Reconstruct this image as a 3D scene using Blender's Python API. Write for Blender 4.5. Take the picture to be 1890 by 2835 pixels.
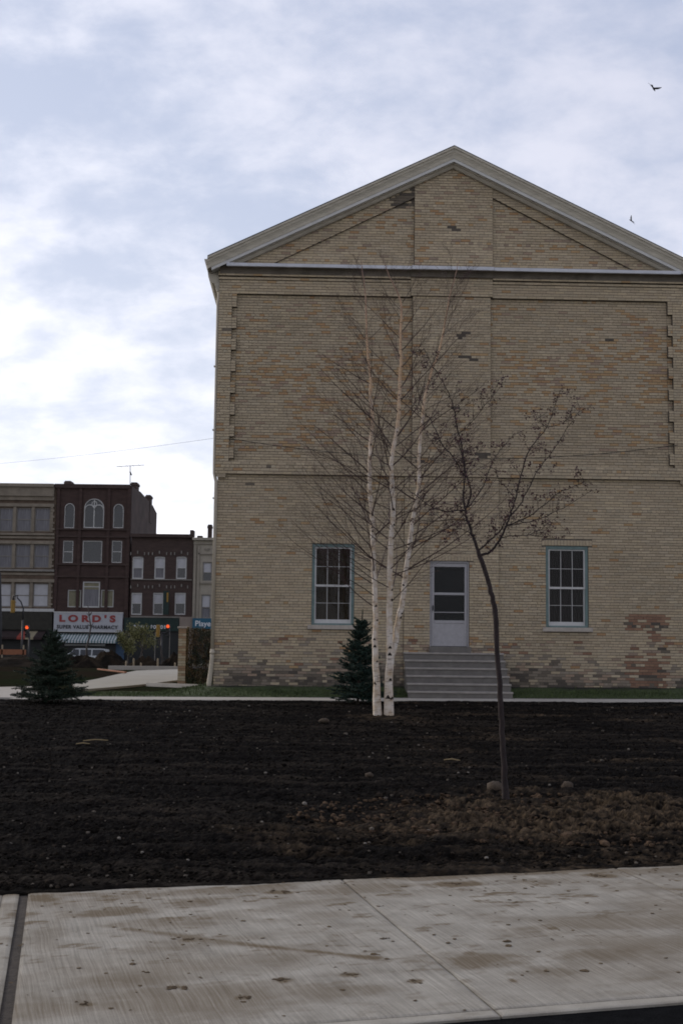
import bpy, math, random
import numpy as np
from mathutils import Vector, Matrix, noise

# ------------------------------------------------------------------ clear
for o in list(bpy.data.objects): bpy.data.objects.remove(o)
scene = bpy.context.scene
COL = scene.collection
R = math.radians

# ------------------------------------------------------------------ camera
W, H, F, EYE = 1890.0, 2835.0, 3500.0, 1.6
PITCH, ROLL, YAW, DIST = math.atan(363 / 3500.0), 0.012, 0.024, 31.0
_f = Vector((0, math.cos(PITCH), math.sin(PITCH)))
_u0 = Vector((0, -math.sin(PITCH), math.cos(PITCH)))
_r0 = Vector((1, 0, 0))
_r = _r0 * math.cos(ROLL) + _u0 * math.sin(ROLL)
_u = -_r0 * math.sin(ROLL) + _u0 * math.cos(ROLL)
cam_d = bpy.data.cameras.new('camera')
cam_d.sensor_fit = 'VERTICAL'; cam_d.sensor_height = 36.0; cam_d.sensor_width = 24.0
cam_d.lens = F / H * 36.0
cam_d.clip_start = 0.1; cam_d.clip_end = 5000
cam = bpy.data.objects.new('camera', cam_d); COL.objects.link(cam)
cam.matrix_world = Matrix(((_r.x, _u.x, -_f.x, 0), (_r.y, _u.y, -_f.y, 0), (_r.z, _u.z, -_f.z, EYE), (0, 0, 0, 1)))
scene.camera = cam

# ------------------------------------------------------------------ world and sun
SUN = Vector((-0.80, 0.50, 0.36)).normalized()
SUN_EL = math.asin(SUN.z); SUN_AZ = math.atan2(SUN.x, SUN.y)
world = bpy.data.worlds.new('World'); scene.world = world; world.use_nodes = True
nt = world.node_tree; nt.nodes.clear()
def N(t, **kw):
    n = nt.nodes.new(t)
    for k, v in kw.items(): setattr(n, k, v)
    return n
def L(a, b): nt.links.new(a, b)
def M_(op, a, b=None, clamp=False):
    n = N('ShaderNodeMath', operation=op, use_clamp=clamp)
    for i, x in enumerate((a, b)):
        if x is None: continue
        if isinstance(x, (int, float)): n.inputs[i].default_value = x
        else: L(x, n.inputs[i])
    return n.outputs[0]
out = N('ShaderNodeOutputWorld'); bg = N('ShaderNodeBackground'); bg.inputs['Strength'].default_value = 0.1
sky = N('ShaderNodeTexSky', sky_type='NISHITA'); sky.sun_disc = False
sky.sun_elevation = SUN_EL; sky.sun_rotation = SUN_AZ
sky.air_density = 1.0; sky.dust_density = 1.5; sky.ozone_density = 1.5
tc = N('ShaderNodeTexCoord'); sep = N('ShaderNodeSeparateXYZ'); L(tc.outputs['Generated'], sep.inputs[0])
zc = M_('ADD', M_('MAXIMUM', sep.outputs['Z'], 0.0), 0.40)
cmb = N('ShaderNodeCombineXYZ')
L(M_('DIVIDE', sep.outputs['X'], zc), cmb.inputs[0]); L(M_('DIVIDE', sep.outputs['Y'], zc), cmb.inputs[1])
def cloud_noise(scale, detail, rough, off, sx=1.0):
    mp = N('ShaderNodeMapping'); mp.inputs['Scale'].default_value = (sx, 1, 1); mp.inputs['Location'].default_value = off
    L(cmb.outputs[0], mp.inputs[0])
    n = N('ShaderNodeTexNoise'); n.inputs['Scale'].default_value = scale; n.inputs['Detail'].default_value = detail
    n.inputs['Roughness'].default_value = rough; n.inputs['Distortion'].default_value = 0.12
    L(mp.outputs[0], n.inputs['Vector']); return n.outputs['Fac']
n1 = cloud_noise(2.2, 3, 0.5, (3.1, 7.7, 0)); n2 = cloud_noise(11.0, 8, 0.58, (1.3, 2.2, 4), 0.85)
mix_n = M_('ADD', M_('MULTIPLY', n1, 0.42), M_('MULTIPLY', n2, 0.58))
mr = N('ShaderNodeMapRange', interpolation_type='SMOOTHSTEP'); L(mix_n, mr.inputs[0])
mr.inputs[1].default_value = 0.36; mr.inputs[2].default_value = 0.64
# brightness of cloud towards the sun
dot = N('ShaderNodeVectorMath', operation='DOT_PRODUCT'); L(tc.outputs['Generated'], dot.inputs[0]); dot.inputs[1].default_value = SUN
glow = M_('POWER', M_('MAXIMUM', dot.outputs['Value'], 0.0), 2.2)
hz = M_('POWER', M_('SUBTRACT', 1.0, M_('MAXIMUM', sep.outputs['Z'], 0.0)), 5.5)
glow = M_('ADD', M_('MULTIPLY', glow, 0.55), M_('MULTIPLY', hz, 0.85), True)
cc = N('ShaderNodeMix', data_type='RGBA'); L(glow, cc.inputs['Factor'])
cc.inputs['A'].default_value = (6.3, 6.5, 7.9, 1); cc.inputs['B'].default_value = (16.0, 16.0, 16.6, 1)
blue = N('ShaderNodeMix', data_type='RGBA', blend_type='MIX'); blue.inputs['Factor'].default_value = 0.62
L(sky.outputs[0], blue.inputs['A']); blue.inputs['B'].default_value = (5.3, 6.15, 8.5, 1)
fin = N('ShaderNodeMix', data_type='RGBA'); L(M_('ADD', M_('MULTIPLY', mr.outputs[0], 0.68), 0.22), fin.inputs['Factor'])
L(blue.outputs['Result'], fin.inputs['A']); L(cc.outputs['Result'], fin.inputs['B'])
hzm = N('ShaderNodeMix', data_type='RGBA'); L(M_('MULTIPLY', hz, 0.62), hzm.inputs['Factor']); L(fin.outputs['Result'], hzm.inputs['A']); hzm.inputs['B'].default_value = (12.5, 12.4, 12.9, 1)
L(hzm.outputs['Result'], bg.inputs['Color']); L(bg.outputs[0], out.inputs[0])

sd = bpy.data.lights.new('sun', 'SUN'); sd.energy = 1.5; sd.angle = R(14); sd.color = (1.0, 0.90, 0.76)
sun = bpy.data.objects.new('sun', sd); COL.objects.link(sun)
sun.rotation_euler = (-SUN).to_track_quat('-Z', 'Y').to_euler(); sun.location = (-30, 20, 40)

scene.render.engine = 'CYCLES'; scene.cycles.pixel_filter_type = 'BLACKMAN_HARRIS'; scene.cycles.filter_width = 1.8
vs = scene.view_settings
vs.view_transform = 'Standard'; vs.look = 'None'; vs.gamma = 1.0; vs.use_curve_mapping = False; vs.exposure = 0.0

# ------------------------------------------------------------------ pixel helpers
def ray(px, py): return _f + _r * ((px - W / 2) / F) + _u * ((H / 2 - py) / F)
def atY(px, py, Y):
    d = ray(px, py); t = Y / d.y
    return Vector((d.x * t, Y, EYE + d.z * t))
def base_z(Y):
    if Y <= 9.6: return 0.0
    if Y <= 28: return 0.33 * (Y - 9.6) / 18.4
    if Y <= 62: return 0.33
    if Y <= 84: return 0.33 - 0.78 * (Y - 62) / 22
    return -0.45
def gz(X, Y):
    s = min(max((Y - 10) / 16, 0), 1)
    return base_z(Y) + 0.006 * min(max(X, -8), 8) * s * (1 if Y < 50 else max(0, 1 - (Y - 50) / 20))
def hit(px, py, lift=0.0):
    d = ray(px, py); t = 3.0
    while t < 400:
        p = d * t
        if EYE + p.z <= gz(p.x, p.y) + lift: break
        t += 0.05
    return Vector((p.x, p.y, gz(p.x, p.y)))
E_ = Vector((math.cos(YAW), math.sin(YAW), 0)); NRM = Vector((math.sin(YAW), -math.cos(YAW), 0))
P0 = Vector((0, DIST, 0))
def fac(px, py, w=0.0):
    d = ray(px, py); o = Vector((0, 0, EYE)); p0 = P0 + NRM * w
    t = (p0 - o).dot(NRM) / d.dot(NRM); p = o + d * t
    return (p - p0).dot(E_), p.z

# ------------------------------------------------------------------ object helpers
def tag(o, label=None, cat=None, group=None, kind=None):
    if label: o['label'] = label
    if cat: o['category'] = cat
    if group: o['group'] = group
    if kind: o['kind'] = kind
    return o
def link(name, data, parent=None):
    o = bpy.data.objects.new(name, data); COL.objects.link(o)
    if parent: o.parent = parent
    return o
def empty(name, loc=(0, 0, 0), rz=0.0, parent=None):
    o = link(name, None, parent); o.location = loc; o.rotation_euler = (0, 0, rz); o.empty_display_size = 0.3
    return o
class MB:
    def __init__(s): s.v = []; s.f = []; s.c = []; s.m = []
    def add(s, vs, fs, col=None):
        b = len(s.v); s.v += [tuple(p) for p in vs]; s.f += [tuple(i + b for i in f) for f in fs]
        if col is not None: s.c += [col] * len(vs)
        return s
    def box(s, x0, x1, y0, y1, z0, z1, col=None):
        return s.add([(x0,y0,z0),(x1,y0,z0),(x1,y1,z0),(x0,y1,z0),(x0,y0,z1),(x1,y0,z1),(x1,y1,z1),(x0,y1,z1)],
              [(0,3,2,1),(4,5,6,7),(0,1,5,4),(1,2,6,5),(2,3,7,6),(3,0,4,7)], col)
    def prism(s, poly, y0, y1, col=None):
        """poly: (x,z) ccw seen from -y; from y0 (front) to y1 (back)"""
        n = len(poly); vs = [(x, y0, z) for x, z in poly] + [(x, y1, z) for x, z in poly]
        fs = [tuple(range(n)), tuple(range(2*n-1, n-1, -1))] + [(i, i+n, (i+1)%n+n, (i+1)%n) for i in range(n)]
        return s.add(vs, fs, col)
    def loft(s, rings, close=False, caps=True):
        n = len(rings[0]); vs = [p for r in rings for p in r]; fs = []
        for k in range(len(rings)-1):
            for i in range(n if close else n-1):
                j = (i+1) % n; fs.append((k*n+i, k*n+j, (k+1)*n+j, (k+1)*n+i))
        if caps and close: fs.append(tuple(range(n-1,-1,-1))); fs.append(tuple((len(rings)-1)*n+i for i in range(n)))
        return s.add(vs, fs)
    def tube(s, pts, rad, n=6, col=None, cap=True):
        pts = [Vector(p) for p in pts]; b = len(s.v); prev = None
        k = len(pts)
        for i, p in enumerate(pts):
            t = (pts[min(i+1,k-1)] - pts[max(i-1,0)])
            t = t.normalized() if t.length > 1e-9 else Vector((0,0,1))
            if prev is None:
                a = Vector((1,0,0)) if abs(t.x) < 0.8 else Vector((0,1,0)); x = t.cross(a).normalized()
            else:
                x = (prev - t * prev.dot(t)); x = x.normalized() if x.length > 1e-6 else t.orthogonal().normalized()
            prev = x; y = t.cross(x); r = rad[i] if not isinstance(rad, (int, float)) else rad
            for j in range(n):
                a = 2*math.pi*j/n; q = p + x*(math.cos(a)*r) + y*(math.sin(a)*r); s.v.append((q.x,q.y,q.z))
                if col is not None: s.c.append(col)
        for i in range(k-1):
            for j in range(n):
                j2 = (j+1) % n; s.f.append((b+i*n+j, b+i*n+j2, b+(i+1)*n+j2, b+(i+1)*n+j))
        if cap and n > 3:
            s.f.append(tuple(b+j for j in range(n-1,-1,-1))); s.f.append(tuple(b+(k-1)*n+j for j in range(n)))
        return s
    def mesh(s, name, mat=None, smooth=False):
        me = bpy.data.meshes.new(name); me.from_pydata(s.v, [], s.f)
        if s.c:
            a = me.color_attributes.new('Col', 'FLOAT_COLOR', 'POINT')
            a.data.foreach_set('color', np.array([tuple(c)+(1.0,) if len(c)==3 else c for c in s.c], 'f').ravel())
        if mat: me.materials.append(mat)
        if smooth: me.shade_smooth()
        me.update(); return me
    def build(s, name, mat, parent=None, smooth=False):
        return link(name, s.mesh(name, mat, smooth), parent)
def bevel(o, w=0.01, seg=1):
    m = o.modifiers.new('bevel', 'BEVEL'); m.width = w; m.segments = seg; m.limit_method = 'ANGLE'; return o

# ------------------------------------------------------------------ materials
def newmat(name):
    m = bpy.data.materials.new(name); m.use_nodes = True
    return m, m.node_tree, m.node_tree.nodes['Principled BSDF']
def mat(name, col, rough=0.8, var=0.15, scale=6.0, bump=0.0, bscale=40.0, metal=0.0, attr=False, spec=0.3, col2=None, stretch=(1,1,1), detail=6):
    m, t, b = newmat(name); b.inputs['Roughness'].default_value = rough; b.inputs['Metallic'].default_value = metal
    b.inputs['Specular IOR Level'].default_value = spec
    tcn = t.nodes.new('ShaderNodeTexCoord'); mp = t.nodes.new('ShaderNodeMapping'); mp.inputs['Scale'].default_value = stretch
    t.links.new(tcn.outputs['Object'], mp.inputs[0])
    n = t.nodes.new('ShaderNodeTexNoise'); n.inputs['Scale'].default_value = scale; n.inputs['Detail'].default_value = detail; n.inputs['Roughness'].default_value = 0.62
    t.links.new(mp.outputs[0], n.inputs['Vector'])
    mrn = t.nodes.new('ShaderNodeMapRange'); mrn.inputs[1].default_value = 0.3; mrn.inputs[2].default_value = 0.7
    t.links.new(n.outputs['Fac'], mrn.inputs[0])
    mx = t.nodes.new('ShaderNodeMix'); mx.data_type = 'RGBA'
    if attr:
        at = t.nodes.new('ShaderNodeAttribute'); at.attribute_name = 'Col'
        mrn.inputs[3].default_value = 1 - var; mrn.inputs[4].default_value = 1 + var
        mx.blend_type = 'MULTIPLY'; mx.inputs['Factor'].default_value = 1
        t.links.new(at.outputs['Color'], mx.inputs['A']); t.links.new(mrn.outputs[0], mx.inputs['B'])
    else:
        c2 = col2 or tuple(c*(1-2*var) for c in col)
        mx.inputs['A'].default_value = tuple(c2)+(1,); mx.inputs['B'].default_value = tuple(col)+(1,)
        t.links.new(mrn.outputs[0], mx.inputs['Factor'])
    t.links.new(mx.outputs['Result'], b.inputs['Base Color'])
    if bump > 0:
        n2 = t.nodes.new('ShaderNodeTexNoise'); n2.inputs['Scale'].default_value = bscale; n2.inputs['Detail'].default_value = 5
        t.links.new(mp.outputs[0], n2.inputs['Vector'])
        bp = t.nodes.new('ShaderNodeBump'); bp.inputs['Strength'].default_value = bump; bp.inputs['Distance'].default_value = 0.02
        t.links.new(n2.outputs['Fac'], bp.inputs['Height']); t.links.new(bp.outputs[0], b.inputs['Normal'])
    return m
def glassmat(name, tint=(0.75,0.8,0.8), refl=1.0):
    m, t, b = newmat(name); t.nodes.remove(b); o = t.nodes['Material Output']
    tr = t.nodes.new('ShaderNodeBsdfTransparent'); tr.inputs[0].default_value = tint+(1,)
    gl = t.nodes.new('ShaderNodeBsdfGlossy'); gl.inputs['Roughness'].default_value = 0.03
    gl.inputs['Color'].default_value = (refl,refl,refl,1)
    fr = t.nodes.new('ShaderNodeFresnel'); fr.inputs[0].default_value = 1.5
    mx = t.nodes.new('ShaderNodeMixShader'); t.links.new(fr.outputs[0], mx.inputs[0]); t.links.new(tr.outputs[0], mx.inputs[1]); t.links.new(gl.outputs[0], mx.inputs[2])
    t.links.new(mx.outputs[0], o.inputs[0]); return m
def emit(name, col, strength):
    m, t, b = newmat(name); b.inputs['Base Color'].default_value = col+(1,)
    b.inputs['Emission Color'].default_value = col+(1,); b.inputs['Emission Strength'].default_value = strength; return m

MT = dict(
  brick=mat('brick', None, 0.9, 0.16, 30, 0.25, 90, attr=True),
  mortar=mat('mortar', (0.14,0.118,0.092), 0.95, 0.22, 5, 0.3, 80),
  rakestrip=mat('grey_fascia_paint', (0.50,0.485,0.45), 0.6, 0.10, 3, 0.05, 30),
  bed=mat('shade_toned_moulding', (0.17,0.145,0.115), 0.8, 0.25, 3, 0.1, 30),  # trim darkened so its colour carries the shadow line under the cornice strip
  trim=mat('painted_trim', (0.44,0.395,0.31), 0.7, 0.14, 2.5, 0.1, 30, stretch=(1,1,4)),
  white=mat('white_paint', (0.52,0.50,0.47), 0.55, 0.07, 8, 0.05, 60),
  strip=mat('white_flashing', (0.52,0.52,0.54), 0.55, 0.10, 3, 0.05, 30),
  teal=mat('teal_paint', (0.155,0.215,0.20), 0.6, 0.14, 7, 0.1, 60),
  stone=mat('sill_stone', (0.42,0.37,0.31), 0.9, 0.15, 9, 0.2, 60),
  nosing=mat('skylit_tread_concrete', (0.31,0.28,0.245), 0.9, 0.14, 6, 0.2, 60),  # treads lightened and risers darkened, putting the skylight on treads into colour
  concrete=mat('step_concrete', (0.165,0.15,0.132), 0.9, 0.16, 5, 0.2, 60),
  path=mat('path_concrete', (0.40,0.365,0.315), 0.9, 0.10, 2, 0.2, 30),
  alu=mat('storm_door_aluminium', (0.34,0.325,0.325), 0.45, 0.08, 12, 0.05, 200, metal=0.15),
  roof=mat('roof_shingle', (0.06,0.055,0.05), 0.9, 0.2, 8, 0.3, 30),
  pipe=mat('pipe_paint', (0.42,0.365,0.28), 0.6, 0.12, 3, 0.05, 40, stretch=(1,1,.4)),
  dark=mat('dark_interior', (0.012,0.011,0.011), 0.9, 0.1),
  curtain=mat('brown_curtain', (0.17,0.128,0.09), 0.9, 0.28, 22, stretch=(1,1,0.06)),
  curtain2=mat('dark_curtain', (0.04,0.028,0.028), 0.9, 0.3, 22, stretch=(1,1,0.06)),
  glass=glassmat('window_glass', (0.62,0.62,0.6), 0.28), 
  wire=mat('black_wire', (0.03,0.03,0.03), 0.6),
  metal=mat('dark_metal', (0.03,0.03,0.032), 0.5),
)

# ================================================================== THE GROUND
def vnoise(x, y, seed=0):
    xi = np.floor(x).astype(np.int64); yi = np.floor(y).astype(np.int64); xf = x-xi; yf = y-yi
    def h(a, b):
        n = (a*374761393 + b*668265263 + seed*974634777) & 0xffffffff
        n = ((n ^ (n >> 13)) * 1274126177) & 0xffffffff
        return ((n ^ (n >> 16)) & 0xffff) / 65535.0
    u = xf*xf*xf*(xf*(xf*6-15)+10); v = yf*yf*yf*(yf*(yf*6-15)+10)
    return (h(xi,yi)*(1-u)+h(xi+1,yi)*u)*(1-v) + (h(xi,yi+1)*(1-u)+h(xi+1,yi+1)*u)*v - 0.5
def fbm(x, y, oct=4, seed=0, gain=0.5):
    s = 0; a = 1.0
    for k in range(oct):
        s = s + a*vnoise(x, y, seed+k*17); a *= gain; c, d = 0.8, 0.6
        x, y = (x*c-y*d)*2.03+3.7, (x*d+y*c)*2.03+1.9
    return s
gzv = np.vectorize(gz)
def grid_obj(name, X, Y, Z, material, col=None, smooth=True, parent=None):
    r, c = X.shape; V = np.stack([X,Y,Z],-1).reshape(-1,3)
    i = np.arange(r*c).reshape(r,c)
    Fq = np.stack([i[:-1,:-1], i[:-1,1:], i[1:,1:], i[1:,:-1]],-1).reshape(-1,4)
    me = bpy.data.meshes.new(name); me.vertices.add(len(V)); me.vertices.foreach_set('co', V.ravel())
    me.loops.add(Fq.size); me.loops.foreach_set('vertex_index', Fq.ravel().astype(np.int32))
    me.polygons.add(len(Fq)); me.polygons.foreach_set('loop_start', np.arange(0,Fq.size,4,dtype=np.int32))
    me.polygons.foreach_set('loop_total', np.full(len(Fq),4,dtype=np.int32))
    if col is not None:
        a = me.color_attributes.new('Col','FLOAT_COLOR','POINT'); a.data.foreach_set('color', np.concatenate([col.reshape(-1,3), np.ones((r*c,1))],1).astype('f').ravel())
    me.materials.append(material); me.update(); me.validate()
    if smooth: me.shade_smooth()
    else: me.shade_flat()
    return link(name, me, parent)

# wide ground sheet
ys = np.concatenate([np.linspace(-40,4,8), np.linspace(5,36,40), np.linspace(38,130,60), np.linspace(140,1500,12)])
xs = np.concatenate([np.linspace(-900,-45,10), np.linspace(-40,40,100), np.linspace(45,900,10)])
GX, GY = np.meshgrid(xs, ys)
GZ = gzv(GX, GY) - 0.06 + 0.05*fbm(GX*0.4, GY*0.4, 4, 5)*(GY>30) - 0.10*(GY<9.9+0.3*GX)
gcol = np.zeros(GX.shape+(3,)); gm = np.clip(fbm(GX*0.12,GY*0.12,4,9)*2+0.5,0,1)[...,None]
gcol[:] = np.array([0.020,0.015,0.011])*gm + np.array([0.015,0.020,0.010])*(1-gm)
m_ground = mat('bare_ground', None, 1.0, 0.35, 3.0, 0.5, 12, attr=True, spec=0.0)
tag(grid_obj('ground', GX, GY, GZ, m_ground, gcol), kind='structure')

# sidewalk frame
SE = Vector((math.cos(R(16.5)), math.sin(R(16.5)), 0)); SA = Vector((0.214, -0.977, 0)).normalized(); SO = Vector((0.03, 8.83, 0)); SWW = 3.22
def swp(a, b, z=0.0): p = SO + SE*a + SA*b; return Vector((p.x, p.y, z))
def yedge(X): return 8.83 + 0.2962*(X-0.03)

# the soil bed
BIRCH_Y = 23.4
rows, cols = 560, 760
tt = np.linspace(0,1,rows)**1.5; ss = np.linspace(-1,1,cols)
Ymid = 8.0 + tt*(28.02-8.0)
half = 0.30*Ymid + 1.9
X = np.outer(half, ss)*1.0 + 0.4
t2 = tt[:,None]
Y0 = 8.83 + 0.2962*(X-0.03) - 0.03 + 0.05*fbm(X*3, X*0+2, 5, 3, 0.6)
Y1 = 28.02 + 0.024*X + 0.10*fbm(X*2.0, X*0+5, 5, 31)
Y = Y0 + (Y1-Y0)*t2
Zb = gzv(X, Y)
mound = np.clip(1.25 - np.hypot((X-2.75)/2.6, (Y-11.6-0.12*(X-2.0))/1.5) + 0.9*fbm(X*1.1,Y*1.1,4,11), 0, 1)
mound = np.minimum(mound*1.6, 1)
mound2 = np.clip(1.1 - np.hypot((X-0.85)/0.9, (Y-23.3)/0.8) + 0.8*fbm(X*2,Y*2,3,13), 0, 1)
fur = np.sin(2*math.pi*(Y*1.55 + 0.35*fbm(X*0.35,Y*0.6,3,21)*3)) * np.clip(0.5+fbm(X*0.25,Y*0.5,3,23)*1.6,0,1)
big = fbm(X*1.1, Y*1.1, 4, 41); med = fbm(X*4.0, Y*4.0, 4, 43, 0.55); cl = fbm(X*15, Y*15, 3, 47, 0.7)
rid = np.abs(fbm(X*8, Y*8, 4, 53, .65))
Z = Zb + 0.022*big + 0.015*fur + 0.024*med + 0.013*cl - 0.032*rid
bil = np.abs(fbm(X*8,Y*8,4,67,0.65))
Z += mound*(0.03 + 0.07*fbm(X*2.6,Y*2.6,4,61,0.6) + 0.07*(0.25-bil) + 0.02*fbm(X*14,Y*14,3,69,.7)) + mound2*0.03 + 0.02*np.exp(-(((X-0.80)/.28)**2+((Y-BIRCH_Y)/.35)**2)) + 0.035*np.exp(-(((X-1.63)/.12)**2+((Y-12.6)/.15)**2))
fade = np.clip(np.minimum((Y-Y0)/0.35, (Y1-Y)/0.25), 0, 1); fade = np.sqrt(fade)
Z = Zb + 0.016*np.clip(fade*3,0,1) - 0.012*(t2<1e-6) + (Z-Zb)*(0.15+0.85*fade)*np.clip(t2*400,0,1)
path_ed = np.clip(1-(Y-Y0)/0.9,0,1)
bm = np.clip(mound*0.95 + mound2*0.55 + 0.5*np.clip(fbm(X*0.8,Y*1.7,5,71)*2.2-0.25,0,1)*np.clip((X+0.3)/3,0.08,1) + 0.45*path_ed*np.clip((X+0.3)/2,0.05,1), 0, 1)
bm = np.clip(bm*(0.62+1.5*fbm(X*11,Y*11,4,73,.65)-1.1*(bil-.2)), 0, 1)[...,None]
dry = np.clip(fbm(X*0.7,Y*5.0,6,77,.6)*2.6+0.05,0,1)[...,None]
scol = np.array([0.0058,0.0048,0.0041])*(1-dry) + np.array([0.0165,0.0132,0.0103])*dry
scol = scol*(1-bm) + np.array([0.064,0.045,0.028])*bm
scol = scol*(1+0.8*np.clip(cl,-0.8,0.9)+0.5*np.clip(fur,-1,1)*.4)[...,None]
m_soil = mat('garden_soil', None, 1.0, 0.4, 26, 0.6, 60, attr=True, spec=0.03)
tag(grid_obj('soil_bed', X, Y, Z, m_soil, scol, smooth=False), kind='structure')
def soil_z(x, y): return gz(x, y) + 0.02

# crumbs of soil
rng = random.Random(4)
def blob(mb, p, r, sq=0.65, col=None, n1=6, n2=4, jag=0.25):
    ring = []; b = len(mb.v)
    ph = rng.random()*6.28
    vs = [(p[0], p[1], p[2]+r*sq)]
    for i in range(1, n2):
        th = math.pi*i/n2
        for j in range(n1):
            a = ph+2*math.pi*j/n1; k = r*(1+rng.uniform(-jag,jag))
            vs.append((p[0]+k*math.sin(th)*math.cos(a), p[1]+k*math.sin(th)*math.sin(a), p[2]+k*sq*math.cos(th)))
    vs.append((p[0], p[1], p[2]-r*sq)); fs = []
    for j in range(n1): fs.append((0, 1+j, 1+(j+1)%n1))
    for i in range(n2-2):
        for j in range(n1):
            a = 1+i*n1+j; c = 1+i*n1+(j+1)%n1; fs.append((a, a+n1, c+n1, c))
    e = len(vs)-1; o = 1+(n2-2)*n1
    for j in range(n1): fs.append((o+j, e, o+(j+1)%n1))
    mb.add(vs, fs, col)
mb = MB()
for k in range(16000):
    y = 8.3 + 19.4*rng.random()**1.7; x = rng.uniform(-1,1)*(0.3*y+1.2)+0.4
    if y < yedge(x)+0.02 or y > 27.8: continue
    inm = math.hypot((x-2.3)/2.8, (y-11.7)/1.5) < 1
    r = rng.uniform(0.004,0.014)*(1+0.03*y) * (1.7 if inm and rng.random() < .5 else 1)
    if rng.random() < 0.025: r *= 2.0
    c = rng.uniform(0.6,1.6)
    base = (0.060,0.040,0.026) if (inm and rng.random()<.8) else ((0.0075,0.006,0.005) if rng.random() < .8 else ((0.022,0.017,0.013) if rng.random() < .8 else (0.085,0.072,0.058)))
    blob(mb, (x, y, soil_z(x,y)+r*0.15), r, 0.6, tuple(q*c for q in base), 5, 3, 0.35)
tag(mb.build('soil_clods', m_soil), 'loose dark and brown clods scattered over the bare garden soil', 'soil', kind='stuff')
# mud thrown on the sidewalk
mb = MB()
for k in range(330):
    a = rng.uniform(-3.2,3.6); b = SWW*rng.random()**1.6*0.98
    r = rng.uniform(0.004,0.013)*(1.9 if rng.random() < .1 else 1)
    blob(mb, swp(a, b, 0.002), r*1.1, 0.16, (0.11,0.08,0.05), 7, 3, 0.5)
for px, py, s in ((520,2602,.055),(785,2714,.05),(672,2763,.035),(1255,2447,.05),(780,2470,.06),(485,2735,.05),(235,2778,.035),(1060,2598,.03),(1145,2717,.035),(965,2700,.04),(1660,2424,.055)):
    d = ray(px,py); t = EYE/-d.z; p = Vector((d.x*t, d.y*t, 0.002))
    for q in range(9): blob(mb, (p.x+rng.gauss(0,s*.55), p.y+rng.gauss(0,s*.5), 0.002), s*rng.uniform(.08,.34), 0.16, (0.085,0.062,0.04), 8, 3, 0.45)
tag(mb.build('mud_crumbs', m_soil), 'crumbs and cakes of mud lying on the concrete sidewalk', 'mud', kind='stuff')

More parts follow.
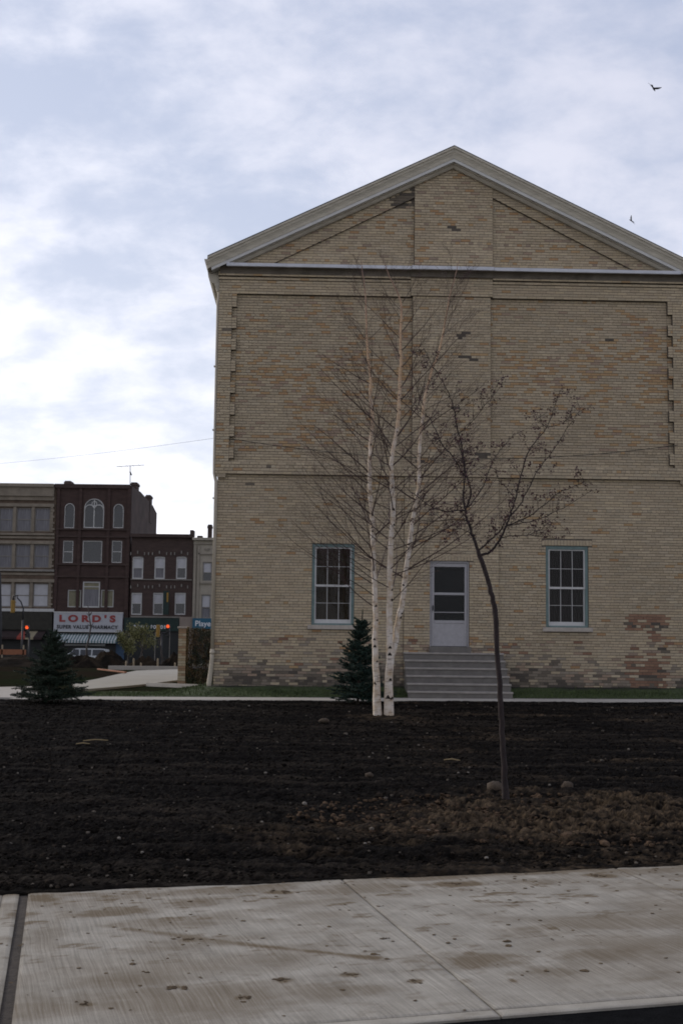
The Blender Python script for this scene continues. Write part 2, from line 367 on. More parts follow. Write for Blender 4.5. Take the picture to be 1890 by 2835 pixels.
# sidewalk slabs with broomed finish, edging band and mud stains
def slab_mat():
    m, t, b = newmat('sidewalk_concrete'); b.inputs['Roughness'].default_value = 0.85; b.inputs['Specular IOR Level'].default_value = 0.25
    n = t.nodes; l = t.links
    tcn = n.new('ShaderNodeTexCoord')
    at = n.new('ShaderNodeAttribute'); at.attribute_name = 'Col'; sp = n.new('ShaderNodeSeparateColor'); l.new(at.outputs['Color'], sp.inputs[0])
    wp = n.new('ShaderNodeTexNoise'); wp.inputs['Scale'].default_value = 1.4; wp.inputs['Detail'].default_value = 2; l.new(tcn.outputs['Object'], wp.inputs['Vector'])
    ad = n.new('ShaderNodeVectorMath'); ad.operation = 'MULTIPLY_ADD'; l.new(wp.outputs['Color'], ad.inputs[0]); ad.inputs[1].default_value = (0.045,0.0,0); l.new(tcn.outputs['Object'], ad.inputs[2])
    mp = n.new('ShaderNodeMapping'); mp.inputs['Scale'].default_value = (95,1.4,1); l.new(ad.outputs[0], mp.inputs[0])
    br = n.new('ShaderNodeTexNoise'); br.inputs['Scale'].default_value = 1.0; br.inputs['Detail'].default_value = 3; br.inputs['Roughness'].default_value = 0.7; l.new(mp.outputs[0], br.inputs['Vector'])
    g = n.new('ShaderNodeTexNoise'); g.inputs['Scale'].default_value = 3.2; g.inputs['Detail'].default_value = 8; g.inputs['Roughness'].default_value = 0.65; l.new(tcn.outputs['Object'], g.inputs['Vector'])
    ramp = n.new('ShaderNodeMapRange'); ramp.inputs[1].default_value = 0.3; ramp.inputs[2].default_value = 0.7; l.new(g.outputs['Fac'], ramp.inputs[0])
    c1 = n.new('ShaderNodeMix'); c1.data_type = 'RGBA'; l.new(ramp.outputs[0], c1.inputs['Factor']); c1.inputs['A'].default_value = (0.222,0.198,0.158,1); c1.inputs['B'].default_value = (0.36,0.330,0.274,1)
    # broom streaks: fine dark/light lines where the slab is broomed (green channel)
    b1 = n.new('ShaderNodeMapRange'); b1.inputs[1].default_value = 0.32; b1.inputs[2].default_value = 0.68; b1.inputs[3].default_value = 0.72; b1.inputs[4].default_value = 1.15; l.new(br.outputs['Fac'], b1.inputs[0])
    bm_ = n.new('ShaderNodeMix'); bm_.data_type = 'FLOAT'; l.new(sp.outputs['Green'], bm_.inputs['Factor']); bm_.inputs['A'].default_value = 1.02; l.new(b1.outputs[0], bm_.inputs['B'])
    c2 = n.new('ShaderNodeMix'); c2.data_type = 'RGBA'; c2.blend_type = 'MULTIPLY'; c2.inputs['Factor'].default_value = 1; l.new(c1.outputs['Result'], c2.inputs['A']); l.new(bm_.outputs['Result'], c2.inputs['B'])
    # mud (red channel), broken up along broom lines
    mm = n.new('ShaderNodeMath'); mm.operation = 'MULTIPLY'; l.new(sp.outputs['Red'], mm.inputs[0])
    bb = n.new('ShaderNodeMapRange'); bb.inputs[1].default_value = 0.7; bb.inputs[2].default_value = 0.3; bb.inputs[3].default_value = 0.75; bb.inputs[4].default_value = 1.35; l.new(br.outputs['Fac'], bb.inputs[0]); l.new(bb.outputs[0], mm.inputs[1]); mm.use_clamp = True
    c3 = n.new('ShaderNodeMix'); c3.data_type = 'RGBA'; l.new(mm.outputs[0], c3.inputs['Factor']); l.new(c2.outputs['Result'], c3.inputs['A']); c3.inputs['B'].default_value = (0.108,0.076,0.040,1)
    c4 = n.new('ShaderNodeMix'); c4.data_type = 'RGBA'; l.new(sp.outputs['Blue'], c4.inputs['Factor']); l.new(c3.outputs['Result'], c4.inputs['A']); c4.inputs['B'].default_value = (0.07,0.058,0.047,1)
    fg = n.new('ShaderNodeTexNoise'); fg.inputs['Scale'].default_value = 260; fg.inputs['Detail'].default_value = 2; l.new(tcn.outputs['Object'], fg.inputs['Vector'])
    fm_ = n.new('ShaderNodeMapRange'); fm_.inputs[1].default_value = 0.3; fm_.inputs[2].default_value = 0.7; fm_.inputs[3].default_value = 0.8; fm_.inputs[4].default_value = 1.2; l.new(fg.outputs['Fac'], fm_.inputs[0])
    c5 = n.new('ShaderNodeMix'); c5.data_type = 'RGBA'; c5.blend_type = 'MULTIPLY'; c5.inputs['Factor'].default_value = 1; l.new(c4.outputs['Result'], c5.inputs['A']); l.new(fm_.outputs[0], c5.inputs['B'])
    l.new(c5.outputs['Result'], b.inputs['Base Color'])
    bp = n.new('ShaderNodeBump'); bp.inputs['Strength'].default_value = 0.35; bp.inputs['Distance'].default_value = 0.004; l.new(br.outputs['Fac'], bp.inputs['Height']); l.new(bp.outputs[0], b.inputs['Normal'])
    return m
m_slab = slab_mat()
sw = empty('sidewalk', (SO.x, SO.y, 0), math.atan2(SE.y, SE.x)); tag(sw, kind='structure')
# local frame: x along the walk, y across (negative = towards the road); shear handled per vertex
sw_inv = Matrix.Rotation(-math.atan2(SE.y, SE.x), 4, 'Z')
def swl(a, b): v = SE*a + SA*b; v = sw_inv @ v; return v.x, v.y
smear = [((350,2571),(700,2618),0.05,0.6),((700,2618),(1037,2652),0.045,0.75),((520,2602),(620,2612),0.07,0.5)]
def pix_ab(px, py):
    d = ray(px,py); t = EYE/-d.z; p = Vector((d.x*t, d.y*t, 0)) - SO
    det = SE.x*SA.y - SE.y*SA.x
    return (p.x*SA.y - p.y*SA.x)/det, (SE.x*p.y - SE.y*p.x)/det
smear = [(pix_ab(*a), pix_ab(*b), w, s) for a, b, w, s in smear]
SPL = [(110,2490,90,12,.8),(300,2525,170,16,.6),(520,2500,150,14,.5),(770,2470,60,7,.9),(1255,2447,110,10,.8),(1050,2455,160,12,.45),(1660,2424,70,9,.85),(1500,2440,120,10,.4),
 (520,2602,45,9,1.0),(785,2714,40,10,1.0),(675,2762,30,10,1.0),(500,2733,60,9,.7),(240,2780,36,8,.8),(965,2700,40,8,.75),(1150,2718,24,7,.9),(620,2770,160,26,.35),(900,2745,200,30,.35),
 (1330,2660,150,24,.55),(1520,2690,120,20,.4),(1700,2640,190,30,.45),(1420,2715,16,8,.9),(1530,2570,26,6,.8),(1300,2640,30,8,.6),(130,2600,60,60,.25),(330,2560,70,10,.4),(60,2530,60,10,.6)]
SPL = [(pix_ab(x,y), pix_ab(x+rx,y), pix_ab(x,y-ry), st_) for x,y,rx,ry,st_ in SPL]
def make_slab(a0, a1, b0=0.0, b1=SWW-0.102, broomed=True, name='slab'):
    na = max(6, int((a1-a0)/0.018)+1); nb = max(6, int((b1-b0)/0.022)+1)
    av = np.linspace(a0,a1,na); bv = np.linspace(b0,b1,nb)
    A, B = np.meshgrid(av, bv)
    st = np.clip(fbm(A*0.7,B*1.9,6,91,.6)*2.3-0.15,0,1)*0.55
    edge = np.clip(1-B/0.75,0,1)*np.clip(0.5+fbm(A*1.3,B*5,5,93)*2.4,0,1)*0.85
    spots = np.clip((fbm(A*7,B*17,4,95)-0.30)*5,0,1)*np.clip(1.2-B/3.4,0.3,1)
    lo = np.clip(1-np.abs(B-2.3)/0.7,0,1)*np.clip(fbm(A*1.1+4,B*2.0,5,97)*2.2+0.05,0,1)*0.7
    mud = np.maximum(np.maximum(st, edge), np.maximum(spots*0.9, lo))
    for (p, q, w, s) in smear:
        dx, dy = q[0]-p[0], q[1]-p[1]; ln = dx*dx+dy*dy
        k = np.clip(((A-p[0])*dx+(B-p[1])*dy)/ln,0,1); dd = np.hypot(A-p[0]-k*dx, B-p[1]-k*dy) + 0.03*fbm(A*8,B*8,3,99)
        mud = np.maximum(mud, min(1,s*1.3)*np.clip(1.3-dd/w,0,1))
    wob = 0.55*fbm(A*7,B*9,5,121,.6)
    for c0, cx_, cy_, st_ in SPL:
        ra = math.hypot(cx_[0]-c0[0],cx_[1]-c0[1]); rb_ = max(.012, math.hypot(cy_[0]-c0[0],cy_[1]-c0[1]))
        mud = np.maximum(mud, min(1,st_*1.35)*np.clip((1.05-np.hypot((A-c0[0])/ra,(B-c0[1])/rb_)+wob)*1.6,0,1))
    rnd = np.minimum(np.minimum(A-a0, a1-A), np.minimum(B-b0+(1 if b0 == 0 else 0), b1-B))
    Zs = 0.002*fbm(A*2,B*2,3,101) - 0.004*(rnd < 1e-6)
    V = SE.x*A+SA.x*B, SE.y*A+SA.y*B
    ang = -math.atan2(SE.y,SE.x); Xl = V[0]*math.cos(ang)-V[1]*math.sin(ang); Yl = V[0]*math.sin(ang)+V[1]*math.cos(ang)
    def ringpad(Mx, z=None):
        P = np.pad(Mx, 1, mode='edge')
        if z is not None: P[0,:]=z; P[-1,:]=z; P[:,0]=z; P[:,-1]=z
        return P
    crev = (rnd < 1e-6)*np.clip(.7+fbm(A*6,B*6,3,111)*1.5,0,1)*(B>.03)
    c = np.stack([np.clip(mud,0,1), np.full(A.shape, 1.0 if broomed else 0.0), crev*.35], -1); c = np.pad(c, ((1,1),(1,1),(0,0)), mode='edge')
    return grid_obj(name, ringpad(Xl)[:, ::-1], ringpad(Yl)[:, ::-1], ringpad(Zs, -0.16)[:, ::-1], m_slab, c[:, ::-1], smooth=False, parent=sw)
for a0, a1, lb, rb in ((-6.3,-4.25,0,0),(-4.24,-2.128,0,1),(-2.072,-0.004,0,0),(0.004,2.06,0,0),(2.068,4.13,0,0),(4.14,6.2,0,0)):
    make_slab(a0, a1, SWW-0.097, SWW, False, 'edge_band')
    if rb: make_slab(a1-0.10, a1, 0, SWW-0.102, False, 'edge_band'); a1 -= 0.1025
    if lb: make_slab(a0, a0+0.10, 0, SWW-0.102, False, 'edge_band'); a0 += 0.1025
    make_slab(a0, a1)
mb = MB()
pts = [swl(-6.3,0.0), swl(6.2,0.0), swl(6.2,SWW-.004), swl(-6.3,SWW-.004)]
mb.add([(p[0],p[1],-0.02) for p in pts], [(3,2,1,0)])
mb.build('bedding', mat('joint_dirt', (0.05,0.04,0.03), 1.0, 0.3, 9, spec=0), sw)
m_asph = mat('dark_joint_filler', (0.06,0.047,0.036), 0.95, 0.3, 20, 0.4, 50)
mb = MB()
pts = [swl(-2.132,0.01), swl(-2.068,0.01), swl(-2.068,SWW-0.01), swl(-2.132,SWW-0.01)]
mb.add([(p[0],p[1],-0.012) for p in pts]+[(p[0],p[1],-0.15) for p in pts], [(3,2,1,0),(0,1,5,4),(1,2,6,5),(2,3,7,6),(3,0,4,7)])
mb.build('joint_filler', m_asph, sw)
# road in front of the sidewalk
m_road = mat('asphalt', (0.009,0.009,0.0095), 1.0, 0.25, 14, 0.5, 80, spec=0.02)
mb = MB(); q = [swp(-60,SWW+0.002,-0.014), swp(60,SWW+0.002,-0.014), swp(60,SWW+9,-0.06), swp(-60,SWW+9,-0.06)]
mb.add(q, [(3,2,1,0)]); tag(mb.build('road', m_road), kind='structure')

# path along the house front
def strip_sheet(name, quad, material, lift, n=(40,4), kind='structure', jitter=0.0, thick=0.06):
    a, b, c, d = [Vector((p[0],p[1],0)) for p in quad]   # a->b front, d->c back
    uu, vv = np.meshgrid(np.linspace(0,1,n[0]), np.linspace(0,1,n[1]))
    Xs = (a.x*(1-uu)+b.x*uu)*(1-vv)+(d.x*(1-uu)+c.x*uu)*vv; Ys = (a.y*(1-uu)+b.y*uu)*(1-vv)+(d.y*(1-uu)+c.y*uu)*vv
    Zs = gzv(Xs,Ys)+lift
    P = lambda Mx: np.pad(Mx,1,mode='edge')
    Zp = P(Zs); Zp[0,:]-=thick; Zp[-1,:]-=thick; Zp[:,0]-=thick; Zp[:,-1]-=thick
    o = grid_obj(name, P(Xs), P(Ys), Zp, material, smooth=False); 
    if kind: tag(o, kind=kind)
    return o
strip_sheet('path', [(-7.2,27.85),(14,28.34),(14,29.85),(-7.2,29.35)], MT['path'], 0.020, (60,4))
h = lambda *p: (lambda v: (v.x, v.y))(hit(*p))
strip_sheet('path', [h(-160,1930)[:2], h(125,1936), h(90,1903), h(-160,1907)], MT['path'], 0.026, (14,6))
lo_ = [(214,1911),(300,1904),(360,1899),(420,1893),(505,1882)]; hi_ = [(200,1893),(270,1880),(322,1868),(378,1857),(505,1853)]
def poly_at(pl, t):
    t *= len(pl)-1; i = min(int(t), len(pl)-2); f = t-i; return pl[i][0]+(pl[i+1][0]-pl[i][0])*f, pl[i][1]+(pl[i+1][1]-pl[i][1])*f
La = [hit(*poly_at(lo_,i/24)) for i in range(25)]; Lb = [hit(*poly_at(hi_,i/24)) for i in range(25)]
m_walk = mat('walkway_concrete', (0.36,0.335,0.285), 0.9, 0.08, 1.1, 0.2, 20, spec=0.1)
wk = empty('walkway', (0,0,0)); tag(wk, kind='structure')
pd = lambda q: np.pad(q,1,mode='edge')
for k in range(2):
    ia, ib = 12*k, 12*k+12; g = 0.006
    for m0, m1 in ((0.0,1.0),):
        tj = [m0+0.0015+(m1-m0-0.003)*q/4 for q in range(5)]
        aa = [La[q] for q in range(ia,ib+1)]; bb_ = [Lb[q] for q in range(ia,ib+1)]
        aa = [aa[0].lerp(aa[1],g)]+aa[1:-1]+[aa[-1].lerp(aa[-2],g)]; bb_ = [bb_[0].lerp(bb_[1],g)]+bb_[1:-1]+[bb_[-1].lerp(bb_[-2],g)]
        WX = np.array([[p.x+(q.x-p.x)*t for p, q in zip(aa,bb_)] for t in tj]); WY = np.array([[p.y+(q.y-p.y)*t for p, q in zip(aa,bb_)] for t in tj])
        WZ = gzv(WX,WY)+0.010; WZp = pd(WZ); WZp[0,:]-=.06; WZp[-1,:]-=.06; WZp[:,0]-=.06; WZp[:,-1]-=.06
        grid_obj('slab', pd(WX), pd(WY), WZp, m_walk, smooth=False, parent=wk)
kA, kB = hit(405,1895.5), hit(577,1902.5)
mb = MB(); dr = (kB-kA).normalized(); nr = Vector((-dr.y,dr.x,0))
mb.add([(p_.x+nr.x*o_, p_.y+nr.y*o_, p_.z+z_) for p_ in (kA,kB) for o_,z_ in ((0,-.05),(0,.06),(.18,.06),(.18,-.05))], [(0,1,5,4),(1,2,6,5),(2,3,7,6)]); tag(mb.build('kerb', MT['path']), kind='structure')

# lawn strip rising to the wall
m_lawn = mat('lawn_soil', None, 1.0, 0.3, 9, attr=True)
uu, vv = np.meshgrid(np.linspace(0,1,90), np.linspace(0,1,10))
Xl = -6.3 + uu*19; Ya = 29.42+0.024*Xl; Yb = np.where(Xl<-3.0, 31.0+0.9*np.clip((-3.0-Xl)/0.6,0,1)+np.clip((-3.2-Xl)/3.0,0,1)*0.2, 31.2+0.024*Xl)
Yl = Ya+(Yb-Ya)*vv
rise = np.where(Xl>-3.3, 0.20, 0.20*np.clip(1-(-3.3-Xl)/1.2,0,1))
Zl = gzv(Xl,Yl)+0.028 + rise*np.clip((Yl-Ya)/1.5,0,1)**1.2 + 0.02*fbm(Xl*2,Yl*2,3,7)
lk = np.clip((vv-0.70-0.35*fbm(Xl*1.2,Yl*2,4,15))*6,0,1)*(Xl>-3.4)
lcol = np.array([0.038,0.053,0.017])*(1-lk[...,None])+np.array([0.014,0.011,0.009])*lk[...,None]
tag(grid_obj('lawn', Xl, Yl, Zl, m_lawn, lcol), kind='structure')
def lawn_z(x, y):
    r = 0.20 if x > -3.3 else 0.20*min(max(1-(-3.3-x)/1.2,0),1)
    return gz(x,y)+0.028 + r*min(max((y-29.42-0.024*x)/1.5,0),1)**1.2
mb = MB(); rng = random.Random(8)
for k in range(15000):
    x = rng.uniform(-6.2,9.5); ya = 29.42+0.024*x; y = ya + rng.random()**0.8*(1.5 if x>-3.1 else 2.2)
    bare = noise.noise(Vector((x*0.9,y*1.5,3.0)))
    if y > ya+1.0+.3*bare and x > -3.2 and rng.random() < .9: continue
    z = lawn_z(x,y)-0.01; hh = rng.uniform(0.03,0.075); a = rng.random()*6.28; wd = 0.012
    g = rng.uniform(0.6,1.3); c = (0.048*g,0.066*g,0.020*g)
    dx, dy = math.cos(a)*wd, math.sin(a)*wd
    mb.add([(x-dx,y-dy,z),(x+dx,y+dy,z),(x+rng.gauss(0,.02),y+rng.gauss(0,.02),z+hh)], [(0,1,2)], c)
m_grass = mat('grass_blades', None, 0.8, 0.2, 3, attr=True)
tag(mb.build('grass', m_grass), 'short green grass growing along the foot of the brick wall', 'grass', kind='stuff')
# dirt strip at the wall foot is bare ground of the lawn sheet

# ================================================================== THE BRICK HOUSE
house = empty('brick_house', P0, YAW)
tag(house, 'tall buff brick gable-fronted hall with low pediment, two windows and a centre door', 'building')
UL, UR, UC = -3.06, 8.52, 2.71
COURSE = 0.068
def clip_poly(poly, conv):
    out = poly
    n = len(conv)
    for i in range(n):
        ax, ay = conv[i]; bx, by = conv[(i+1)%n]; inp = out; out = []
        if not inp: break
        def side(p): return (bx-ax)*(p[1]-ay)-(by-ay)*(p[0]-ax)
        for k in range(len(inp)):
            p, q = inp[k], inp[(k+1)%len(inp)]; sp_, sq_ = side(p), side(q)
            if sp_ >= -1e-9: out.append(p)
            if (sp_ > 1e-9 and sq_ < -1e-9) or (sp_ < -1e-9 and sq_ > 1e-9):
                t = sp_/(sp_-sq_); out.append((p[0]+(q[0]-p[0])*t, p[1]+(q[1]-p[1])*t))
    return out
def area(p): return 0.5*abs(sum(p[i][0]*p[(i+1)%len(p)][1]-p[(i+1)%len(p)][0]*p[i][1] for i in range(len(p))))
BUFF = [(0.3852, 0.3097, 0.2048), (0.3757, 0.2989, 0.1993), (0.3979, 0.3209, 0.215), (0.3631, 0.2908, 0.1931), (0.3757, 0.3064, 0.2095), (0.3915, 0.3115, 0.2013)]
ORNG = [(0.3419, 0.2231, 0.116), (0.3197, 0.1973, 0.1022), (0.3567, 0.2415, 0.1274)]
RED = [(0.2202, 0.1248, 0.0808), (0.188, 0.1064, 0.0698), (0.2524, 0.1496, 0.0946)]
DARK = [(0.085,0.071,0.056),(0.135,0.11,0.082)]
GREY = [(0.3596, 0.3005, 0.207), (0.3375, 0.2784, 0.1883)]
DIRT = [(0.251, 0.2073, 0.1555), (0.2105, 0.1713, 0.1285)]
BRWN = [(0.2903, 0.2102, 0.146), (0.2599, 0.195, 0.1408)]
brng = random.Random(17)
def nz(u, v, s, o): return noise.noise(Vector((u*s+o, v*s*1.6-o, o*0.7)))
SPECIAL = [(6.72,9.26,.11),(2.63,12.07,.12),(2.75,12.0,.1),(3.05,8.75,.14),(3.2,8.68,.14),(3.0,9.32,.1),(2.9,9.2,.08),(3.05,6.35,.1),(1.95,6.1,.1),(3.5,6.25,.12),(2.7,7.45,.1)]
def brick_col(u, v, w):
    r = brng.random()
    for a, b, s in SPECIAL:
        if abs(u-a) < s and abs(v-b) < 0.05: return DARK[0]
    # red repair at the right foot
    e = 0.12*nz(u,v,3,5)
    if 7.05+e < u < 8.0+e and v < 2.42 and w < 0.02:
        inn = (v > 2.0 or v < 1.35)
        if r < (0.78 if inn else 0.34): return brng.choice(RED if brng.random()<.8 else DARK)
    # damp dirty foot
    foot = 0.99 + 0.50*nz(u,0.3,0.9,2) + 0.30*nz(u,v,3,3)
    if v < foot and r < 0.88:
        if v < foot-0.26: return DARK[brng.random()<.6] if r < .66 else DIRT[1]
        return brng.choice(DIRT+BRWN+DARK[1:])
    if v < 1.35 and nz(u,v,2.2,41) > -0.05 and r < .5: return brng.choice(DIRT+GREY)
    if v < 1.75 and w < .06:
        k = nz(u,v,1.6,9)
        if 1.0 < u < 4.6 and v < 1.65: k += 0.25
        if k > 0.10 and r < 0.5: return brng.choice(BRWN+BRWN+ORNG+DIRT+RED[:1])
        if r < 0.10: return brng.choice(RED+BRWN)
    if 6.3 < v < 10.1 and w < 0.02:
        k = nz(u,v,0.75,21) + 0.35*math.exp(-((v-8.7)/1.0)**2) + (0.12 if u > 3.6 else 0)
        if r < min(.55,max(0.03, 0.17+0.45*k)): return brng.choice(ORNG+BRWN[:1])
    if v > 10.9:
        if 1.2 < u < 1.75 and v > 12.55+0.3*nz(u,v,4,1): 
            if r < .75: return DARK[1] if r < .5 else DARK[0]
        if r < 0.12: return brng.choice(ORNG+BRWN)
    # around windows: a few orange repairs
    if 4.4 < u < 7.0 and 1.6 < v < 4.3 and r < 0.045: return brng.choice(ORNG)
    if r < 0.035: return brng.choice(ORNG)
    if r < 0.075: return brng.choice(GREY)
    if r < 0.076: return DARK[1]
    g = 1.0+0.10*nz(u,v,0.5,33)+brng.uniform(-.11,.09)-(0.05 if (6.3 < v < 10.1 and w < .02) else 0)
    c = brng.choice(BUFF); return tuple(x*g for x in c)
bricks = []   # (poly, w, col)
def brick_region(poly, w, holes=(), soldier=None):
    v0 = min(p[1] for p in poly); v1 = max(p[1] for p in poly)
    nr = max(1, round((v1-v0)/COURSE)); hgt = (v1-v0)/nr
    u0 = min(p[0] for p in poly); u1 = max(p[0] for p in poly)
    for k in range(nr):
        va = v0+k*hgt+0.0055; vb = v0+(k+1)*hgt-0.0055; vm = (va+vb)/2
        gk = round(vm/COURSE)
        iv = [(u0, u1)]
        for (a, b, c, d) in holes:
            if c < vm < d:
                nv = []
                for s, e in iv:
                    if b <= s or a >= e: nv.append((s,e)); continue
                    if a > s: nv.append((s,a))
                    if b < e: nv.append((b,e))
                iv = nv
        header = (gk % 7 == 3)
        L_ = 0.1125 if header else 0.225
        off = (0.05625 if header else (0.1125 if gk % 2 else 0.0)) + 0.02*math.sin(gk*1.7)
        for s, e in iv:
            i = math.floor((s-off)/L_); edges = [s]
            while True:
                i += 1; x = off+i*L_ + brng.uniform(-.004,.004)
                if x >= e-0.045: break
                if x > s+0.045: edges.append(x)
            edges.append(e)
            for a, b in zip(edges[:-1], edges[1:]):
                rect = [(a+0.003,va),(b-0.003,va),(b-0.003,vb),(a+0.003,vb)]
                cx = (a+b)/2
                if w == 0.0 and POLY_SLOPE(poly): pass
                pc = clip_poly(rect, poly) if len(poly) != 4 or POLY_SLOPE(poly) else rect
                if len(pc) >= 3 and area(pc) > 0.0008: bricks.append((pc, w, brick_col(cx, vm, w)))
def POLY_SLOPE(p):
    xs = sorted(set(round(q[0],4) for q in p)); zs = sorted(set(round(q[1],4) for q in p)); return not (len(p) == 4 and len(xs) == 2 and len(zs) == 2)
back = MB(); bk = [0]
def backing(poly, w, holes=()):
    bk[0] += 1; yb = 0.26+0.003*bk[0]; yf = -(w-0.009)
    if POLY_SLOPE(poly): back.prism(poly, yf, yb); return
    u0 = min(p[0] for p in poly); u1 = max(p[0] for p in poly); v0 = min(p[1] for p in poly); v1 = max(p[1] for p in poly)
    us = sorted({u0,u1}|{x for hl in holes for x in hl[:2] if u0<x<u1}); vs_ = sorted({v0,v1}|{x for hl in holes for x in hl[2:] if v0<x<v1})
    for a, b in zip(us[:-1],us[1:]):
        # merge vertically
        run = None
        for c, d in zip(vs_[:-1],vs_[1:]):
            inh = any(hl[0] < (a+b)/2 < hl[1] and hl[2] < (c+d)/2 < hl[3] for hl in holes)
            if inh:
                if run: back.box(a,b,yf,yb,run[0],run[1]); run = None
            else: run = (run[0], d) if run else (c, d)
        if run: back.box(a,b,yf,yb,run[0],run[1])
def rect(a, b, c, d): return [(a,c),(b,c),(b,d),(a,d)]
def region(poly, w, holes=()): brick_region(poly, w, holes); backing(poly, w, holes)
WL = (-0.705, 0.335, 1.93, 4.03); WR = (5.045, 6.095, 1.94, 4.055); DR = (2.185, 3.15, 1.40, 3.64)
PL = (1.55, 3.875)
WTOP = 0.075; SOLD = 0.225
def lint(hh): return (hh[0]-0.1, hh[1]+0.1, hh[3], hh[3]+SOLD*0.62)
holes_low = [WL, WR, (PL[0],PL[1],0.3,5.72), lint(WL), lint(WR)]
region(rect(UL, UR, 0.30, 5.715), 0.0, holes_low)
region(rect(PL[0], PL[1], 0.30, 5.715), 0.05, [DR, lint(DR)])
for hh, w in ((WL,0.0),(WR,0.0),(DR,0.05)):      # soldier lintels over the openings
    a, b, c, d = lint(hh); n = int((b-a)/0.075); s = (b-a)/n
    for i in range(n): bricks.append((rect(a+i*s+.004, a+(i+1)*s-.004, c+.004, d-.004), w+0.002, brng.choice(BUFF)))
    backing(rect(a,b,c,d), w+0.0005)
FR = 0.10
UPL, UPR = -3.115, 8.59
region(rect(UPL, UPR, 5.715, 6.02), FR, [(1.72,3.67,5.7,6.1)])
region(rect(1.72, 3.67, 5.717, 10.27), 0.095)
region(rect(UPL, -2.79, 6.02, 10.25), FR); region(rect(8.25, UPR, 6.02, 10.25), FR)
region(rect(-2.67, 1.72, 6.02, 10.25), 0.0); region(rect(3.67, 8.13, 6.02, 10.25), 0.0)
z = 10.25; t_on = True; top = 9.91
for (a, b) in ((-2.79,-2.67),(8.13,8.25)):
    z1 = 10.25; z0 = 9.91; tooth = True
    while z1 > 6.03:
        z0c = max(z0, 6.02); region(rect(a,b,z0c,z1), FR if tooth else 0.0)
        z1 = z0c; tooth = not tooth; z0 = z1-(0.275 if tooth else 0.27)
region(rect(UPL, 1.66, 10.25, 10.60), FR); region(rect(3.72, UPR, 10.25, 10.60), FR)
region(rect(1.66, 3.72, 10.27, 10.92), 0.14)
for a, b in ((UPL,1.66),(3.72,UPR)):
    region(rect(a-0.01 if a<0 else a, b, 10.60, 10.662), 0.135); region(rect(a-0.005 if a<0 else a, b, 10.662, 10.69), 0.085)
    region(rect(a-0.02 if a<0 else a, b, 10.69, 10.93), 0.165)
SL = 0.485
def Tl(u): return 14.04 - SL*abs(u-UC)
def Tb(u): return Tl(u)-0.44
region([(-2.75,10.93),(-2.0,10.93),(1.75,12.82),(1.75,Tb(1.75))], 0.10)
region([(3.72,Tb(3.72)),(3.72,12.85),(7.50,10.93),(8.16,10.93)], 0.10)
region([(-2.0,10.93),(1.75,10.93),(1.75,12.82)], 0.03)
region([(3.72,10.93),(7.50,10.93),(3.72,12.85)], 0.03)
region([(1.75,10.93),(3.72,10.93),(3.72,Tb(3.72)),(UC,Tb(UC)),(1.75,Tb(1.75))], 0.12)
wall = back.build('wall', MT['mortar'], house)
# side and rear walls
m_side = mat('side_brick_wall', (0.36,0.29,0.20), 0.9, 0.2, 8, 0.3, 60, stretch=(3,3,9))
mb = MB(); mb.box(UL+0.02, UL+0.27, 0.45, 20, 0.2, 10.9); mb.box(UR-0.27, UR-0.02, 0.45, 20, 0.2, 10.9); mb.box(UL+0.27, UR-0.27, 19.7, 19.98, 0.2, 10.9)
mb.prism([(UL+.1,10.9),(UR-.1,10.9),(UC,13.5)], 19.7, 19.98)
mb.box(UPL+0.02, UL+0.019, 0.45, 19.9, 5.74, 10.9)
mb.build('side_wall', m_side, house)
# bricks: the ones nearest to the eye are separate pieces, the rest one part
eye_l = Vector((0.0,-31.0,1.6))
def bkey(b):
    pc, w, c = b; x = sum(p[0] for p in pc)/len(pc); z_ = sum(p[1] for p in pc)/len(pc)
    full = 0 if (len(pc) == 4 and pc[1][0]-pc[0][0] > 0.19 and w == 0.0) else 100
    return full + abs(z_-3.0)*0.6 + abs(x+1.9)*0.3
bricks.sort(key=bkey)
def brick_geo(mb, pc, w, col, dz=0.0):
    n = len(pc); yf = -(w+dz); yb = -(w-0.03)
    cx = sum(p[0] for p in pc)/n; cz = sum(p[1] for p in pc)/n
    vs = [(cx+(x-cx)*0.965, yf, cz+(z-cz)*0.93) for x, z in pc] + [(x, yf+0.004, z) for x, z in pc] + [(x, yb, z) for x, z in pc]
    fs = [tuple(range(n))]+[(i, i+n, (i+1)%n+n, (i+1)%n) for i in range(n)]+[(i+n, i+2*n, (i+1)%n+2*n, (i+1)%n+n) for i in range(n)]
    mb.add(vs, fs, col)
mesh_cache = {}
one = bricks[:300]; rest = bricks[300:]
for pc, w, c in one:
    Lb = round(pc[1][0]-pc[0][0], 2); key = (Lb, tuple(round(x,2) for x in c))
    if key not in mesh_cache:
        m_ = MB(); hb = (pc[2][1]-pc[1][1])/2; brick_geo(m_, [(-Lb/2,-hb),(Lb/2,-hb),(Lb/2,hb),(-Lb/2,hb)], 0.0, c); mesh_cache[key] = m_.mesh('brick', MT['brick'])
    o = link('brick', mesh_cache[key], wall)
    o.location = ((pc[0][0]+pc[1][0])/2, -w-brng.uniform(0,0.003), (pc[0][1]+pc[2][1])/2)
mb = MB()
for pc, w, c in rest:
    g = brng.uniform(0.95,1.05); brick_geo(mb, pc, w, tuple(x*g for x in c), brng.uniform(-0.001,0.004))
tag(mb.build('brickwork', MT['brick'], wall), kind='stuff')

